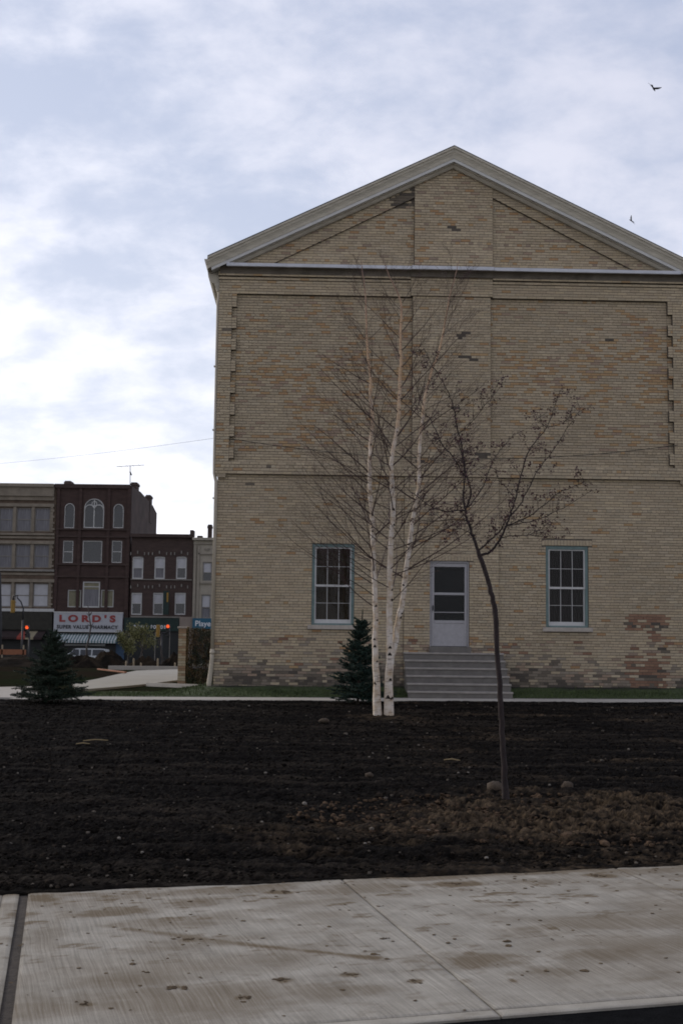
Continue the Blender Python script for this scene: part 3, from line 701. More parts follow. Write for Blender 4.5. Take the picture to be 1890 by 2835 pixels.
# cornice, strip and rake
mb = MB()
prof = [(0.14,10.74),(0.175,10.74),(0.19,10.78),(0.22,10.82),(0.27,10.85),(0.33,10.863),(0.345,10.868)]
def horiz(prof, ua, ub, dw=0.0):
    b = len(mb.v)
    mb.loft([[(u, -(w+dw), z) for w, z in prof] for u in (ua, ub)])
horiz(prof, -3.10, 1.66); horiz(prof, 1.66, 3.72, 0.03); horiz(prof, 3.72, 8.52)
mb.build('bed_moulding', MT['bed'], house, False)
mb = MB(); mb.box(-2.93, 1.655, -0.40, 0.10, 10.868, 10.955); mb.box(1.657, 3.718, -0.435, 0.10, 10.866, 10.957); mb.box(3.72, 8.40, -0.40, 0.10, 10.868, 10.955)
bevel(mb.build('cornice_strip', MT['strip'], house), 0.008)
def rake(name, prof, material, u_end_l, u_end_r):
    mb = MB(); rings = []
    for u in (u_end_l, UC, u_end_r): rings.append([(u, -w, Tl(u)+dv) for w, dv in prof])
    mb.loft(rings, close=True); return mb.build(name, material, house)
rake('raking_cornice', [(0.46,0.0),(0.46,-0.05),(0.435,-0.065),(0.425,-0.12),(0.41,-0.14),(0.385,-0.20),(0.375,-0.285),(0.05,-0.285),(0.05,0.0)], MT['trim'], -3.40, 8.82)
rake('raking_fascia', [(0.365,-0.287),(0.365,-0.365),(0.06,-0.365),(0.06,-0.287)], MT['rakestrip'], -3.30, 8.72)
rake('raking_bed_moulding', [(0.30,-0.367),(0.30,-0.385),(0.25,-0.40),(0.22,-0.44),(0.19,-0.47),(0.0,-0.47),(0.0,-0.367)], MT['trim'], -2.9, 8.3)
mb = MB()
for s in (-1,1):
    ue = UC+s*6.11
    a = [(UC,-0.44,Tl(UC)+0.035),(ue,-0.44,Tl(ue)+0.035),(ue,20.3,Tl(ue)+0.035),(UC,20.3,Tl(UC)+0.035)]
    bq = [(x,y,z-0.033) for x,y,z in a]
    mb.add(a+bq, [(0,1,2,3) if s<0 else (3,2,1,0),(0,4,5,1),(1,5,6,2),(2,6,7,3),(4,7,6,5)])
mb.build('roof', MT['roof'], house)
# eave returns: box gutter profile running back along each side
gp = [fac(x,y,0.0) for x,y in ((566,718),(569,730),(577,744),(575.5,752),(577,766),(580,776),(587,783),(594,786),(597,796),(601,806))]
gp = gp + [(-2.9,gp[-1][1]),(-2.9,gp[0][1]+0.03)]
mb = MB(); mb.prism(gp[::-1], -0.03, 20.0); mb.build('eave_gutter', MT['trim'], house); mb = MB()
mb.prism([(2*UC-x, z) for x, z in gp], -0.03, 20.0)
mb.build('eave_gutter', MT['trim'], house)
# belt splay at the corners
mb = MB(); mb.prism([(UPL,5.715),(UL+0.001,5.62),(UL+0.2,5.62),(UL+0.2,5.716)], -0.09, 19); mb.prism([(UPR-0.2,5.62),(UR-0.001,5.62),(UPR,5.715),(UPR-0.2,5.716)], -0.09, 19)
mb.build('belt_splay', m_side, house)
# downpipe
pp = [(-3.12,-0.02,10.3),(-3.142,-0.02,10.0),(-3.142,-0.02,5.95),(-3.138,-0.02,5.72),(-3.095,-0.03,5.52),(-3.092,-0.035,1.35)]
mb = MB(); mb.tube(pp, 0.042, 12)
dp = mb.build('downpipe', MT['pipe'], house, True)
mb = MB(); mb.tube([(-3.092,-0.035,1.42),(-3.095,-0.035,1.18),(-3.12,-0.015,0.9),(-3.15,-0.03,0.62),(-3.17,-0.06,0.40)], [0.052,0.052,0.055,0.06,0.062], 12)
mb.tube([(-3.092,-0.035,1.30),(-3.092,-0.035,1.37)], 0.062, 12)
mb.build('pipe_shoe', MT['pipe'], house, True)
mb = MB()
for zz in (2.4,3.9,5.1,6.8,8.4): mb.box(-3.17 if zz<5.6 else -3.215, -3.05, -0.03, 0.07, zz, zz+0.03)
mb.build('pipe_bracket', MT['pipe'], house)

# windows
def window(u0, u1, v0, v1, cur, name_label):
    e = empty('window', (0,0,0), 0, house)
    sill_h = 0.105; f0 = v0+sill_h    # frame foot on the sill
    mb = MB(); mb.box(u0-0.09, u1+0.09, -0.075, 0.2, v0, v0+sill_h); bevel(mb.build('sill', MT['stone'], e), 0.008)
    fw = 0.07; y0, y1 = 0.035, 0.20
    mb = MB(); mb.box(u0,u0+fw,y0,y1,f0,v1); mb.box(u1-fw,u1,y0,y1,f0,v1); mb.box(u0+fw,u1-fw,y0+.002,y1,v1-0.085,v1); mb.box(u0+fw,u1-fw,y0-.03,y1,f0,f0+0.045)
    bevel(mb.build('frame', MT['teal'], e), 0.006)
    a, b = u0+fw, u1-fw; s0 = f0+0.045; s1 = v1-0.085; mid = s0+(s1-s0)*0.495
    for nm, c, d, ya, foot, head in (('lower_sash', s0, mid+0.005, 0.105, 0.095, 0.03), ('upper_sash', mid-0.028, s1, 0.065, 0.05, 0.03)):
        st = 0.036; mt = 0.0125; mb = MB(); yb = ya+0.036
        mb.box(a,a+st,ya,yb,c,d); mb.box(b-st,b,ya,yb,c,d); mb.box(a+st,b-st,ya+.001,yb,c,c+foot); mb.box(a+st,b-st,ya+.001,yb,d-head,d)
        ga, gb, gc, gd = a+st, b-st, c+foot, d-head; xw = (gb-ga-2*mt)/3; zh = (gd-gc-mt)/2
        for i in (1,2): x = ga+i*xw+(i-1)*mt; mb.box(x,x+mt,ya+.006,yb-.004,gc,gd)
        for i in range(3): x = ga+i*(xw+mt); mb.box(x,x+xw,ya+.007,yb-.005,gc+zh,gc+zh+mt*0.8)
        mb.build(nm, MT['white'], e)
        for i in range(3):
            for j in range(2):
                x = ga+i*(xw+mt); z_ = gc+j*(zh+mt*0.8); m2 = MB(); tl = rng.uniform(-.0015,.0015); ty = ya+0.02
                m2.add([(x,ty+tl,z_),(x+xw,ty-tl,z_),(x+xw,ty-tl,z_+zh),(x,ty+tl,z_+zh)], [(0,1,2,3)]); m2.build('pane', MT['glass'], e)
    mb = MB(); nfold = 60; pts = []
    for i in range(nfold+1):
        x = u0+0.02+(u1-u0-0.04)*i/nfold; y = 0.25+0.022*math.sin(i*1.05)+0.012*math.sin(i*0.37+u0)
        pts.append((x,y))
    mb.loft([[(x,y,f0-0.1) for x,y in pts],[(x,y,v1+0.05) for x,y in pts]]); mb.build('curtain', cur, e, True)
    mb = MB(); mb.box(u0-0.2,u1+0.2,0.9,0.95,f0-0.4,v1+0.4); mb.box(u0-0.24,u0-0.2,0.62,0.95,f0-0.4,v1+0.4); mb.box(u1+0.2,u1+0.24,0.62,0.95,f0-0.4,v1+0.4)
    mb.box(u0-0.2,u1+0.2,0.62,0.9,v1+0.36,v1+0.4); mb.box(u0-0.2,u1+0.2,0.62,0.9,f0-0.4,f0-0.36)
    mb.build('room_lining', MT['dark'], e)
    return e
w1 = window(*WL, MT['curtain'], ''); w1['label'] = 'teal-framed sash window with brown curtain behind the birch'
w2 = window(*WR, MT['curtain2'], ''); w2['label'] = 'teal-framed sash window with dark panes right of the steps'
# storm door
d = empty('storm_door', (0,0,0), 0, house); d['label'] = 'grey aluminium storm door with two dark glass lights'
u0, u1, v0, v1 = DR; v0 = 1.545
y = 0.02
mb = MB(); mb.box(u0,u0+.045,y-.02,y+.16,v0,v1); mb.box(u1-.045,u1,y-.02,y+.16,v0,v1); mb.box(u0+.045,u1-.045,y-.018,y+.16,v1-.05,v1); bevel(mb.build('frame', MT['alu'], d), 0.004)
a, b = u0+.05, u1-.05; gl, gr = 2.297, 3.043
mb = MB(); mb.box(a,gl,y,y+.035,v0+.01,v1-.055); mb.box(gr,b,y,y+.035,v0+.01,v1-.055)
mb.box(gl,gr,y+.001,y+.035,3.497,v1-.055); mb.box(gl,gr,y-.004,y+.035,2.805,2.865); mb.box(gl,gr,y+.008,y+.03,2.372,2.392); mb.box(gl,gr,y-.002,y+.035,2.115,2.186); mb.box(gl,gr,y+.001,y+.035,v0+.01,v0+.09)
bevel(mb.build('door_leaf', MT['alu'], d), 0.004)
mb = MB(); mb.box(gl,gr,y+.010,y+.03,v0+.09,2.115); mb.build('kick_panel', MT['alu'], d)
for c, e_ in ((2.865,3.497),(2.392,2.805),(2.186,2.372)):
    mb = MB(); mb.add([(gl,y+.02,c),(gr,y+.02,c),(gr,y+.02,e_),(gl,y+.02,e_)], [(0,1,2,3)]); mb.build('glass_light', MT['glass'], d)
mb = MB(); mb.box(a+.02,a+.045,y-.035,y,2.42,2.55); mb.tube([(a+.032,y-.035,2.5),(a+.032,y-.06,2.5)], .012, 8); mb.build('handle', MT['metal'], d)
m_indoor = mat('inner_door_paint', (0.014,0.019,0.028), 0.95, 0.1, 4, spec=0.05)
mb = MB(); mb.box(u0,u1,y+.17,y+.22,v0,v1); mb.box(2.35,2.99,y+.155,y+.17,2.9,3.4); mb.box(2.35,2.99,y+.155,y+.17,1.75,2.6); mb.build('inner_door', m_indoor, d)
mb = MB(); mb.box(u0-.02,u1+.02,-0.30,0.2,1.40,1.545); bevel(mb.build('threshold', MT['concrete'], d), 0.01)

# steps
st = empty('concrete_steps', P0, YAW); tag(st, 'wide flight of six grey concrete steps up to the door', 'steps')
nose = [(0.36,1.402),(0.64,1.226),(0.92,1.046),(1.19,0.872),(1.46,0.695),(1.73,0.522)]
zb = 0.30
for i, (w, v) in enumerate(nose):
    w0 = nose[i-1][0] if i else -0.045
    lo = (nose[i+1][1]-0.02) if i < 5 else zb
    mb = MB()
    ua, ub = 1.545, 3.945
    mb.box(ua, ub, -w, -w0+0.02 if i else -w0, v-0.205 if i<5 else zb, v-0.045)
    stp = bevel(mb.build('step', MT['concrete'], st), 0.007)
    mb = MB(); mb.box(ua-0.012, ub+0.012, -w-0.022, -w0+0.02 if i else -w0, v-0.0445, v)
    bevel(mb.build('tread', MT['nosing'], stp), 0.007)
mb = MB(); mb.prism([(1.56,0.2),(3.93,0.2),(3.93,0.3),(1.56,0.3)], -1.5, 0.0)
mb.box(1.57,3.93,-0.34,-0.06,0.3,1.195); mb.box(1.57,3.93,-0.62,-0.345,0.3,1.02); mb.box(1.57,3.93,-0.90,-0.625,0.3,0.84); mb.box(1.57,3.93,-1.17,-0.905,0.3,0.665); mb.box(1.57,3.93,-1.44,-1.175,0.3,0.488)
mb.build('base', MT['concrete'], st)

# ================================================================== TREES
def smooth_pts(pts, rad, sub=3):
    out, ro = [], []
    n = len(pts)
    for i in range(n-1):
        p0 = pts[max(i-1,0)]; p1 = pts[i]; p2 = pts[i+1]; p3 = pts[min(i+2,n-1)]
        for k in range(sub):
            t = k/sub
            out.append(0.5*((2*p1)+(p2-p0)*t+(2*p0-5*p1+4*p2-p3)*t*t+(-p0+3*p1-3*p2+p3)*t**3)); ro.append(rad[i]+(rad[i+1]-rad[i])*t)
    out.append(pts[-1]); ro.append(rad[-1]); return out, ro

# ---- birch
m_bark = None
def birch_mat():
    m, t, b = newmat('birch_bark'); n = t.nodes; l = t.links; b.inputs['Roughness'].default_value = 0.75; b.inputs['Specular IOR Level'].default_value = 0.25
    tcn = n.new('ShaderNodeTexCoord'); sp = n.new('ShaderNodeSeparateXYZ'); l.new(tcn.outputs['Object'], sp.inputs[0])
    mp = n.new('ShaderNodeMapping'); mp.inputs['Scale'].default_value = (6,6,55); l.new(tcn.outputs['Object'], mp.inputs[0])
    ln = n.new('ShaderNodeTexNoise'); ln.inputs['Scale'].default_value = 1; ln.inputs['Detail'].default_value = 4; l.new(mp.outputs[0], ln.inputs['Vector'])
    lr = n.new('ShaderNodeMapRange'); lr.inputs[1].default_value = 0.57; lr.inputs[2].default_value = 0.70; l.new(ln.outputs['Fac'], lr.inputs[0])
    pn = n.new('ShaderNodeTexNoise'); pn.inputs['Scale'].default_value = 7; pn.inputs['Detail'].default_value = 5; l.new(tcn.outputs['Object'], pn.inputs['Vector'])
    pr = n.new('ShaderNodeMapRange'); pr.inputs[1].default_value = 0.35; pr.inputs[2].default_value = 0.7; l.new(pn.outputs['Fac'], pr.inputs[0])
    c0 = n.new('ShaderNodeMix'); c0.data_type = 'RGBA'; l.new(pr.outputs[0], c0.inputs['Factor']); c0.inputs['A'].default_value = (0.60,0.53,0.45,1); c0.inputs['B'].default_value = (0.42,0.31,0.20,1)
    # upper, younger bark turns golden then brown
    ad = n.new('ShaderNodeMath'); ad.operation = 'MULTIPLY_ADD'; l.new(pn.outputs['Fac'], ad.inputs[0]); ad.inputs[1].default_value = 2.2; l.new(sp.outputs['Z'], ad.inputs[2])
    h1 = n.new('ShaderNodeMapRange'); h1.inputs[1].default_value = 5.4; h1.inputs[2].default_value = 7.6; l.new(ad.outputs[0], h1.inputs[0])
    c1 = n.new('ShaderNodeMix'); c1.data_type = 'RGBA'; l.new(h1.outputs[0], c1.inputs['Factor']); l.new(c0.outputs['Result'], c1.inputs['A']); c1.inputs['B'].default_value = (0.47,0.315,0.19,1)
    h2 = n.new('ShaderNodeMapRange'); h2.inputs[1].default_value = 8.0; h2.inputs[2].default_value = 9.6; l.new(ad.outputs[0], h2.inputs[0])
    c2 = n.new('ShaderNodeMix'); c2.data_type = 'RGBA'; l.new(h2.outputs[0], c2.inputs['Factor']); l.new(c1.outputs['Result'], c2.inputs['A']); c2.inputs['B'].default_value = (0.22,0.135,0.10,1)
    c3 = n.new('ShaderNodeMix'); c3.data_type = 'RGBA'; l.new(lr.outputs[0], c3.inputs['Factor']); l.new(c2.outputs['Result'], c3.inputs['A']); c3.inputs['B'].default_value = (0.10,0.07,0.05,1)
    l.new(c3.outputs['Result'], b.inputs['Base Color'])
    bp = n.new('ShaderNodeBump'); bp.inputs['Strength'].default_value = 0.3; bp.inputs['Distance'].default_value = 0.01; l.new(ln.outputs['Fac'], bp.inputs['Height']); l.new(bp.outputs[0], b.inputs['Normal'])
    return m
m_birch = birch_mat()
m_twig = mat('birch_twig', (0.064,0.036,0.030), 0.7, 0.2, 6)
m_scar = mat('birch_scar', (0.022,0.016,0.013), 0.9, 0.2, 30)
BY = 23.4
bb = atY(1060,1998,BY); 
birch = empty('birch_tree', (bb.x, BY, gz(bb.x,BY)))
tag(birch, 'bare white-barked birch clump with three stems in front of the hall', 'tree')
boff = Vector(birch.location)
def bpt(px, py, dy=0.0): return atY(px, py, BY+dy)-boff
T1 = [(1046,2024),(1042,1893),(1038,1832),(1037.5,1771),(1040,1707),(1036,1618),(1032,1515),(1029,1425),(1022,1340),(1024,1250),(1026,1223),(1031,1160),(1025,1097),(1025,1045),(1018,986),(1015,919),(1012,848),(1010,800),(1004,760),(1000,722)]
R1 = [14,9.6,8.6,8,7.5,7.3,7,6.8,6,5.4,5.2,4.8,4.2,3.7,3.2,2.8,2.2,1.7,1.2,.6]
T2 = [(1076,2024),(1075,1893),(1080,1814),(1077,1761),(1078,1689),(1079,1627),(1078,1576),(1082,1495),(1088,1413),(1084,1332),(1082,1290),(1095,1211),(1104,1144),(1106,1045),(1110,1006),(1108,954),(1109,903),(1110,840),(1089,788),(1074,757),(1062,718)]
R2 = [16,11.2,10.5,8.7,8.5,8.2,8,7.6,7,6.2,5.9,5.4,5,4.4,4.0,3.6,3.2,2.6,1.8,1.2,.6]
T3 = [(1082,1822),(1089,1800),(1096,1761),(1103,1707),(1113,1671),(1118,1620),(1127,1552),(1140,1454),(1148,1401),(1158,1348),(1159,1270),(1169,1160),(1175,1105),(1194,1026),(1211,986),(1225,927),(1235,871),(1245,816),(1259,765),(1270,722)]
R3 = [8,8.3,8.4,7.8,7.6,7.3,6.8,6,5.7,5.2,4.6,4.2,3.8,3.2,2.9,2.5,2.1,1.6,1.1,.5]
pm = BY/F
stems = []
for T, Rr, dy0, dy1 in ((T1,R1,0.0,0.35),(T2,R2,0.02,-0.25),(T3,R3,0.05,0.15)):
    n = len(T); pts = [bpt(x,y_,dy0+(dy1-dy0)*i/(n-1)) for i,(x,y_) in enumerate(T)]
    P, Q = smooth_pts(pts, [r*pm for r in Rr], 3)
    rg = random.Random(int(dy1*100)+5)
    for i in range(2,len(P)-1): P[i] = P[i]+Vector((rg.gauss(0,.004), rg.gauss(0,.006), 0))
    mb = MB(); mb.tube(P, Q, 12); mb.build('trunk', m_birch, birch, True); stems.append((P,Q))
# branch scars
mb_s = MB(); rg = random.Random(77)
SC = [(1041,1678),(1044,1718),(1036,1770),(1037,1790),(1044,1832),(1079,1793),(1083,1803),(1078,1812),(1084,1661),(1086,1634),(1116,1620),(1113,1710),(1112,1699),(1088,1413),(1086,1353),(1083,1375),(1090,1455),(1032,1425),(1031,1470),(1029,1460),(1080,1882),(1036,1893),(1073,1931),(1085,1934),(1056,1952),(1073,1990),(1142,1436),(1131,1507),(1098,1200),(1106,1140),(1109,955),(1027,1228)]
for (x,y_) in SC:
    c = bpt(x,y_); best = None
    for P,Q in stems:
        for p, q in zip(P,Q):
            dd = math.hypot(p.x-c.x,p.z-c.z)
            if best is None or dd < best[0]: best = (dd,p,q)
    _, p, q = best; off = max(-q*.85, min(q*.85, c.x-p.x)); yy = p.y - math.sqrt(max(q*q-off*off,0))
    s = q*rg.uniform(.45,.7); cx = p.x+off
    poly = [(-1.0,-.35),(-.6,-.5),(.6,-.5),(1.0,-.35),(.55,.35),(.12,.95),(-.15,.95),(-.6,.3)]
    ring = []
    for k,(a,b_) in enumerate(poly):
        xo = max(-q*.99,min(q*.99, off+a*s)); ring.append((p.x+xo, p.y-math.sqrt(max(q*q-xo*xo,0))-0.002, c.z+b_*s))
    ctr = (cx, yy-0.008, c.z)
    mb_s.add(ring+[ctr], [(i,(i+1)%8,8) for i in range(8)])
mb_s.build('bark_scar', m_scar, birch)
# crown: ascending branches with fine twigs
def grow(mb, p, d, length, r, lvl, rg, nseg, up, wander, kids, spread, leaf=None):
    pts = [p.copy()]; rad = [r]; d = d.normalized(); seg = length/nseg; nodes = []
    for i in range(nseg):
        d = (d + Vector((rg.gauss(0,wander), rg.gauss(0,wander), rg.gauss(0,wander)+up))).normalized()
        p = p + d*seg; pts.append(p.copy()); rad.append(max(r*(1-(i+1)/nseg*0.8), 0.0011)); nodes.append((p.copy(), d.copy(), rad[-1]))
    mb.tube(pts, rad, 4 if r > 0.006 else 3, cap=False)
    if leaf: leaf(pts, rg, lvl)
    if lvl > 0:
        nk = kids[lvl-1]
        for k in range(nk):
            f = 0.16+0.8*(k+rg.random())/nk; i = min(int(f*nseg), nseg-1); q, dd, rr = nodes[i]
            q = pts[i] + (pts[i+1]-pts[i])*((f*nseg)%1.0)
            ax = Vector((rg.gauss(0,1),rg.gauss(0,1),rg.gauss(0,1))).normalized(); ax = (ax-dd*ax.dot(dd)).normalized()
            nd = dd*math.cos(spread) + ax*math.sin(spread)
            grow(mb, q, nd, length*rg.uniform(.30,.55)*(1-0.45*f), min(rr*0.62, r*0.5), lvl-1, rg, max(3,nseg-2), up*0.8, wander*1.1, kids, spread, leaf)
rg = random.Random(23)
for si,(P,Q) in enumerate(stems):
    mb = MB(); n = len(P); zt = P[-1].z; z0 = 2.2 if si != 2 else 2.7
    z_ = z0; k = rg.random()*6
    while z_ < zt-0.25:
        i = max(j for j in range(n) if P[j].z <= z_ or j == 0); p = P[i]
        f = (z_-z0)/(zt-z0)
        k += 2.4+rg.gauss(0,.35)
        az = k
        bias = Vector(((-0.75,0.05,0.75)[si], 0, 0))
        out_ = Vector((math.cos(az), math.sin(az)*0.8, 0)) + bias; out_ = out_.normalized()
        ln = (1.85*(1-f)**0.75 + 0.42)*rg.uniform(.65,1.2)
        ang = R(62-22*f+rg.gauss(0,6))
        d_ = out_*math.sin(ang)+Vector((0,0,1))*math.cos(ang)
        grow(mb, p+out_*Q[i]*0.5, d_, ln, min(Q[i]*0.32, 0.0125)*rg.uniform(.6,1.15), 3, rg, 9, 0.035, 0.055, (2,4,8), R(32))
        z_ += rg.uniform(.085,.15)
    mb.build('crown', m_twig, birch)

# ---- dark young crabapple with small purple leaves
m_crab = mat('crabapple_bark', (0.034,0.023,0.021), 0.85, 0.25, 14, 0.4, 60, stretch=(1,1,.4))
m_cleaf = mat('purple_leaf', None, 0.6, 0.25, 20, attr=True)
CY = hit(1398,2228).y; cb = atY(1398,2228,CY)
crab = empty('crabapple_tree', (cb.x, CY, gz(cb.x,CY)-0.02))
tag(crab, 'slender dark-barked young tree with forked trunk and small purple leaves', 'tree')
coff = Vector(crab.location)
def cpt(px, py, dy=0.0): return atY(px, py, CY+dy)-coff
cm = CY/F
TR = [(1399,2238),(1396,2150),(1390,2048),(1386,1960),(1382,1893),(1374,1786),(1371,1705),(1361,1652),(1347,1598),(1329,1545),(1322,1525)]
RR = [12.5,8.2,7.6,7.4,7.2,6.9,7.2,6.9,6.5,6.5,5.4]
pts = [cpt(x,y_) for x,y_ in TR]; P, Q = smooth_pts(pts, [r*cm for r in RR], 4); rg = random.Random(6)
for i in range(2,len(P)-2): P[i] += Vector((rg.gauss(0,.003),rg.gauss(0,.004),0)); Q[i] *= 1+rg.gauss(0,.035)
mb = MB(); mb.tube(P,Q,10); mb.build('trunk', m_crab, crab, True)
limbs = [
 ([(1324,1530),(1307,1482),(1295,1447),(1287,1413),(1282,1371),(1286,1314),(1280,1268),(1262,1215)], 7.6, 2.0, 0, 0.15),
 ([(1287,1410),(1303,1363),(1288,1306),(1278,1241),(1268,1199),(1257,1141),(1245,1099),(1211,1034),(1196,1011),(1176,969)], 4.6, 0.9, 0.02, -0.3),
 ([(1284,1318),(1253,1264),(1226,1233),(1192,1164),(1173,1145),(1123,1099)], 3.4, 0.8, 0.1, 0.4),
 ([(1288,1413),(1226,1415),(1184,1398),(1150,1371),(1112,1344)], 3.0, 0.8, 0.0, -0.35),
 ([(1293,1440),(1237,1438),(1196,1444),(1138,1436)], 2.4, 0.7, 0.0, 0.3),
 ([(1322,1538),(1349,1532),(1364,1520),(1379,1497),(1395,1467),(1410,1432),(1425,1382),(1441,1317),(1460,1256),(1479,1225),(1513,1183),(1540,1103),(1549,1082)], 6.0, 0.8, 0.0, -0.25),
 ([(1410,1430),(1444,1390),(1483,1310),(1517,1264),(1559,1203),(1605,1130)], 3.2, 0.8, -0.05, 0.25),
 ([(1402,1455),(1463,1430),(1532,1375),(1590,1345),(1632,1329)], 2.8, 0.7, -0.02, -0.5),
 ([(1402,1456),(1482,1440),(1559,1405),(1636,1359)], 2.6, 0.7, -0.02, 0.45),
 ([(1386,1488),(1452,1482),(1467,1480),(1521,1491),(1559,1488)], 2.2, 0.7, 0, 0.2),
 ([(1467,1480),(1505,1458),(1544,1428)], 1.6, 0.6, 0.1, 0.25),
 ([(1324,1524),(1368,1486),(1391,1459),(1400,1440)], 4.0, 2.4, -0.01, 0.1),
 ([(1286,1409),(1307,1390),(1337,1344),(1360,1283),(1383,1248),(1425,1199)], 3.2, 0.8, 0.02, 0.3),
 ([(1513,1183),(1555,1172),(1572,1160)], 1.5, 0.6, -0.2, -0.1),
 ([(1513,1184),(1490,1165),(1480,1156)], 1.4, 0.6, -0.2, -0.25),
 ([(1268,1200),(1295,1180),(1335,1130),(1362,1100),(1392,1060)], 1.8, 0.5, -0.1, -0.4),
 ([(1245,1264),(1215,1250),(1190,1215),(1175,1190)], 1.8, 0.6, 0.2, 0.5),
 ([(1425,1382),(1400,1350),(1380,1330),(1372,1300)], 1.8, 0.6, -0.1, 0.0),
 ([(1307,1482),(1270,1462),(1255,1476),(1238,1484)], 1.6, 0.6, 0, -0.3),
 ([(1286,1314),(1310,1270),(1322,1240)], 1.6, 0.6, 0.1, 0.3),
]
mbl = MB(); mbb = MB(); rg = random.Random(31)
def leaves(p, n, s):
    for _ in range(n):
        c = p+Vector((rg.gauss(0,s*.6),rg.gauss(0,s*.6),rg.gauss(0,s*.6)))
        a = Vector((rg.gauss(0,1),rg.gauss(0,1),rg.gauss(0,1)+.4)).normalized(); b_ = a.orthogonal().normalized(); b_ = (b_*math.cos(rg.random()*6)+a.cross(b_)*math.sin(rg.random()*6)).normalized()
        l_ = s*rg.uniform(.6,1.2); w_ = l_*.36; nrm = a.cross(b_)*l_*.12
        g = rg.uniform(.6,1.4); cc_ = (0.060*g,0.026*g,0.027*g) if rg.random()<.8 else (0.085*g,0.045*g,0.030*g)
        mbl.add([c, c+a*l_*.5+b_*w_+nrm, c+a*l_, c+a*l_*.5-b_*w_+nrm], [(0,1,2,3)], cc_)
def spur(pts, rg_, lvl):
    leaves(pts[-1], rg.choice((3,4,5)), 0.025)
    if lvl == 0 and rg.random() < .5: leaves(pts[len(pts)//2], 3, 0.022)
for tr, r0, r1, d0, d1 in limbs:
    n = len(tr); pts = [cpt(x,y_,d0+(d1-d0)*i/(n-1)) for i,(x,y_) in enumerate(tr)]
    P, Q = smooth_pts(pts, [(r0+(r1-r0)*i/(n-1))*cm*0.66 for i in range(n)], 5)
    for i in range(2,len(P)): P[i] += Vector((rg.gauss(0,.0035),rg.gauss(0,.005),rg.gauss(0,.0035)))
    mbb.tube(P, Q, 6 if r0 > 3 else 5)
    tot = 0; nxt = 0.10 if r0 > 5 else 0.03
    for i in range(1,len(P)):
        tot += (P[i]-P[i-1]).length
        if tot > nxt:
            nxt = tot + rg.uniform(.014,.045)
            d_ = (P[i]-P[i-1]).normalized(); ax = Vector((rg.gauss(0,1),rg.gauss(0,1),rg.gauss(0,1)+.3)); ax = (ax-d_*ax.dot(d_)).normalized()
            ln = rg.choice((.025,.035,.05,.09,.16,.24))*rg.uniform(.7,1.2)
            grow(mbb, P[i], d_*.55+ax*.85, ln, 0.0022 if ln<.1 else 0.0032, 1 if ln > .08 else 0, rg, 4, 0.05, 0.10, (3,3), R(45), spur)
    leaves(P[-1], 3, 0.018)
mbb.build('branches', m_crab, crab); mbl.build('leaves', m_cleaf, crab)

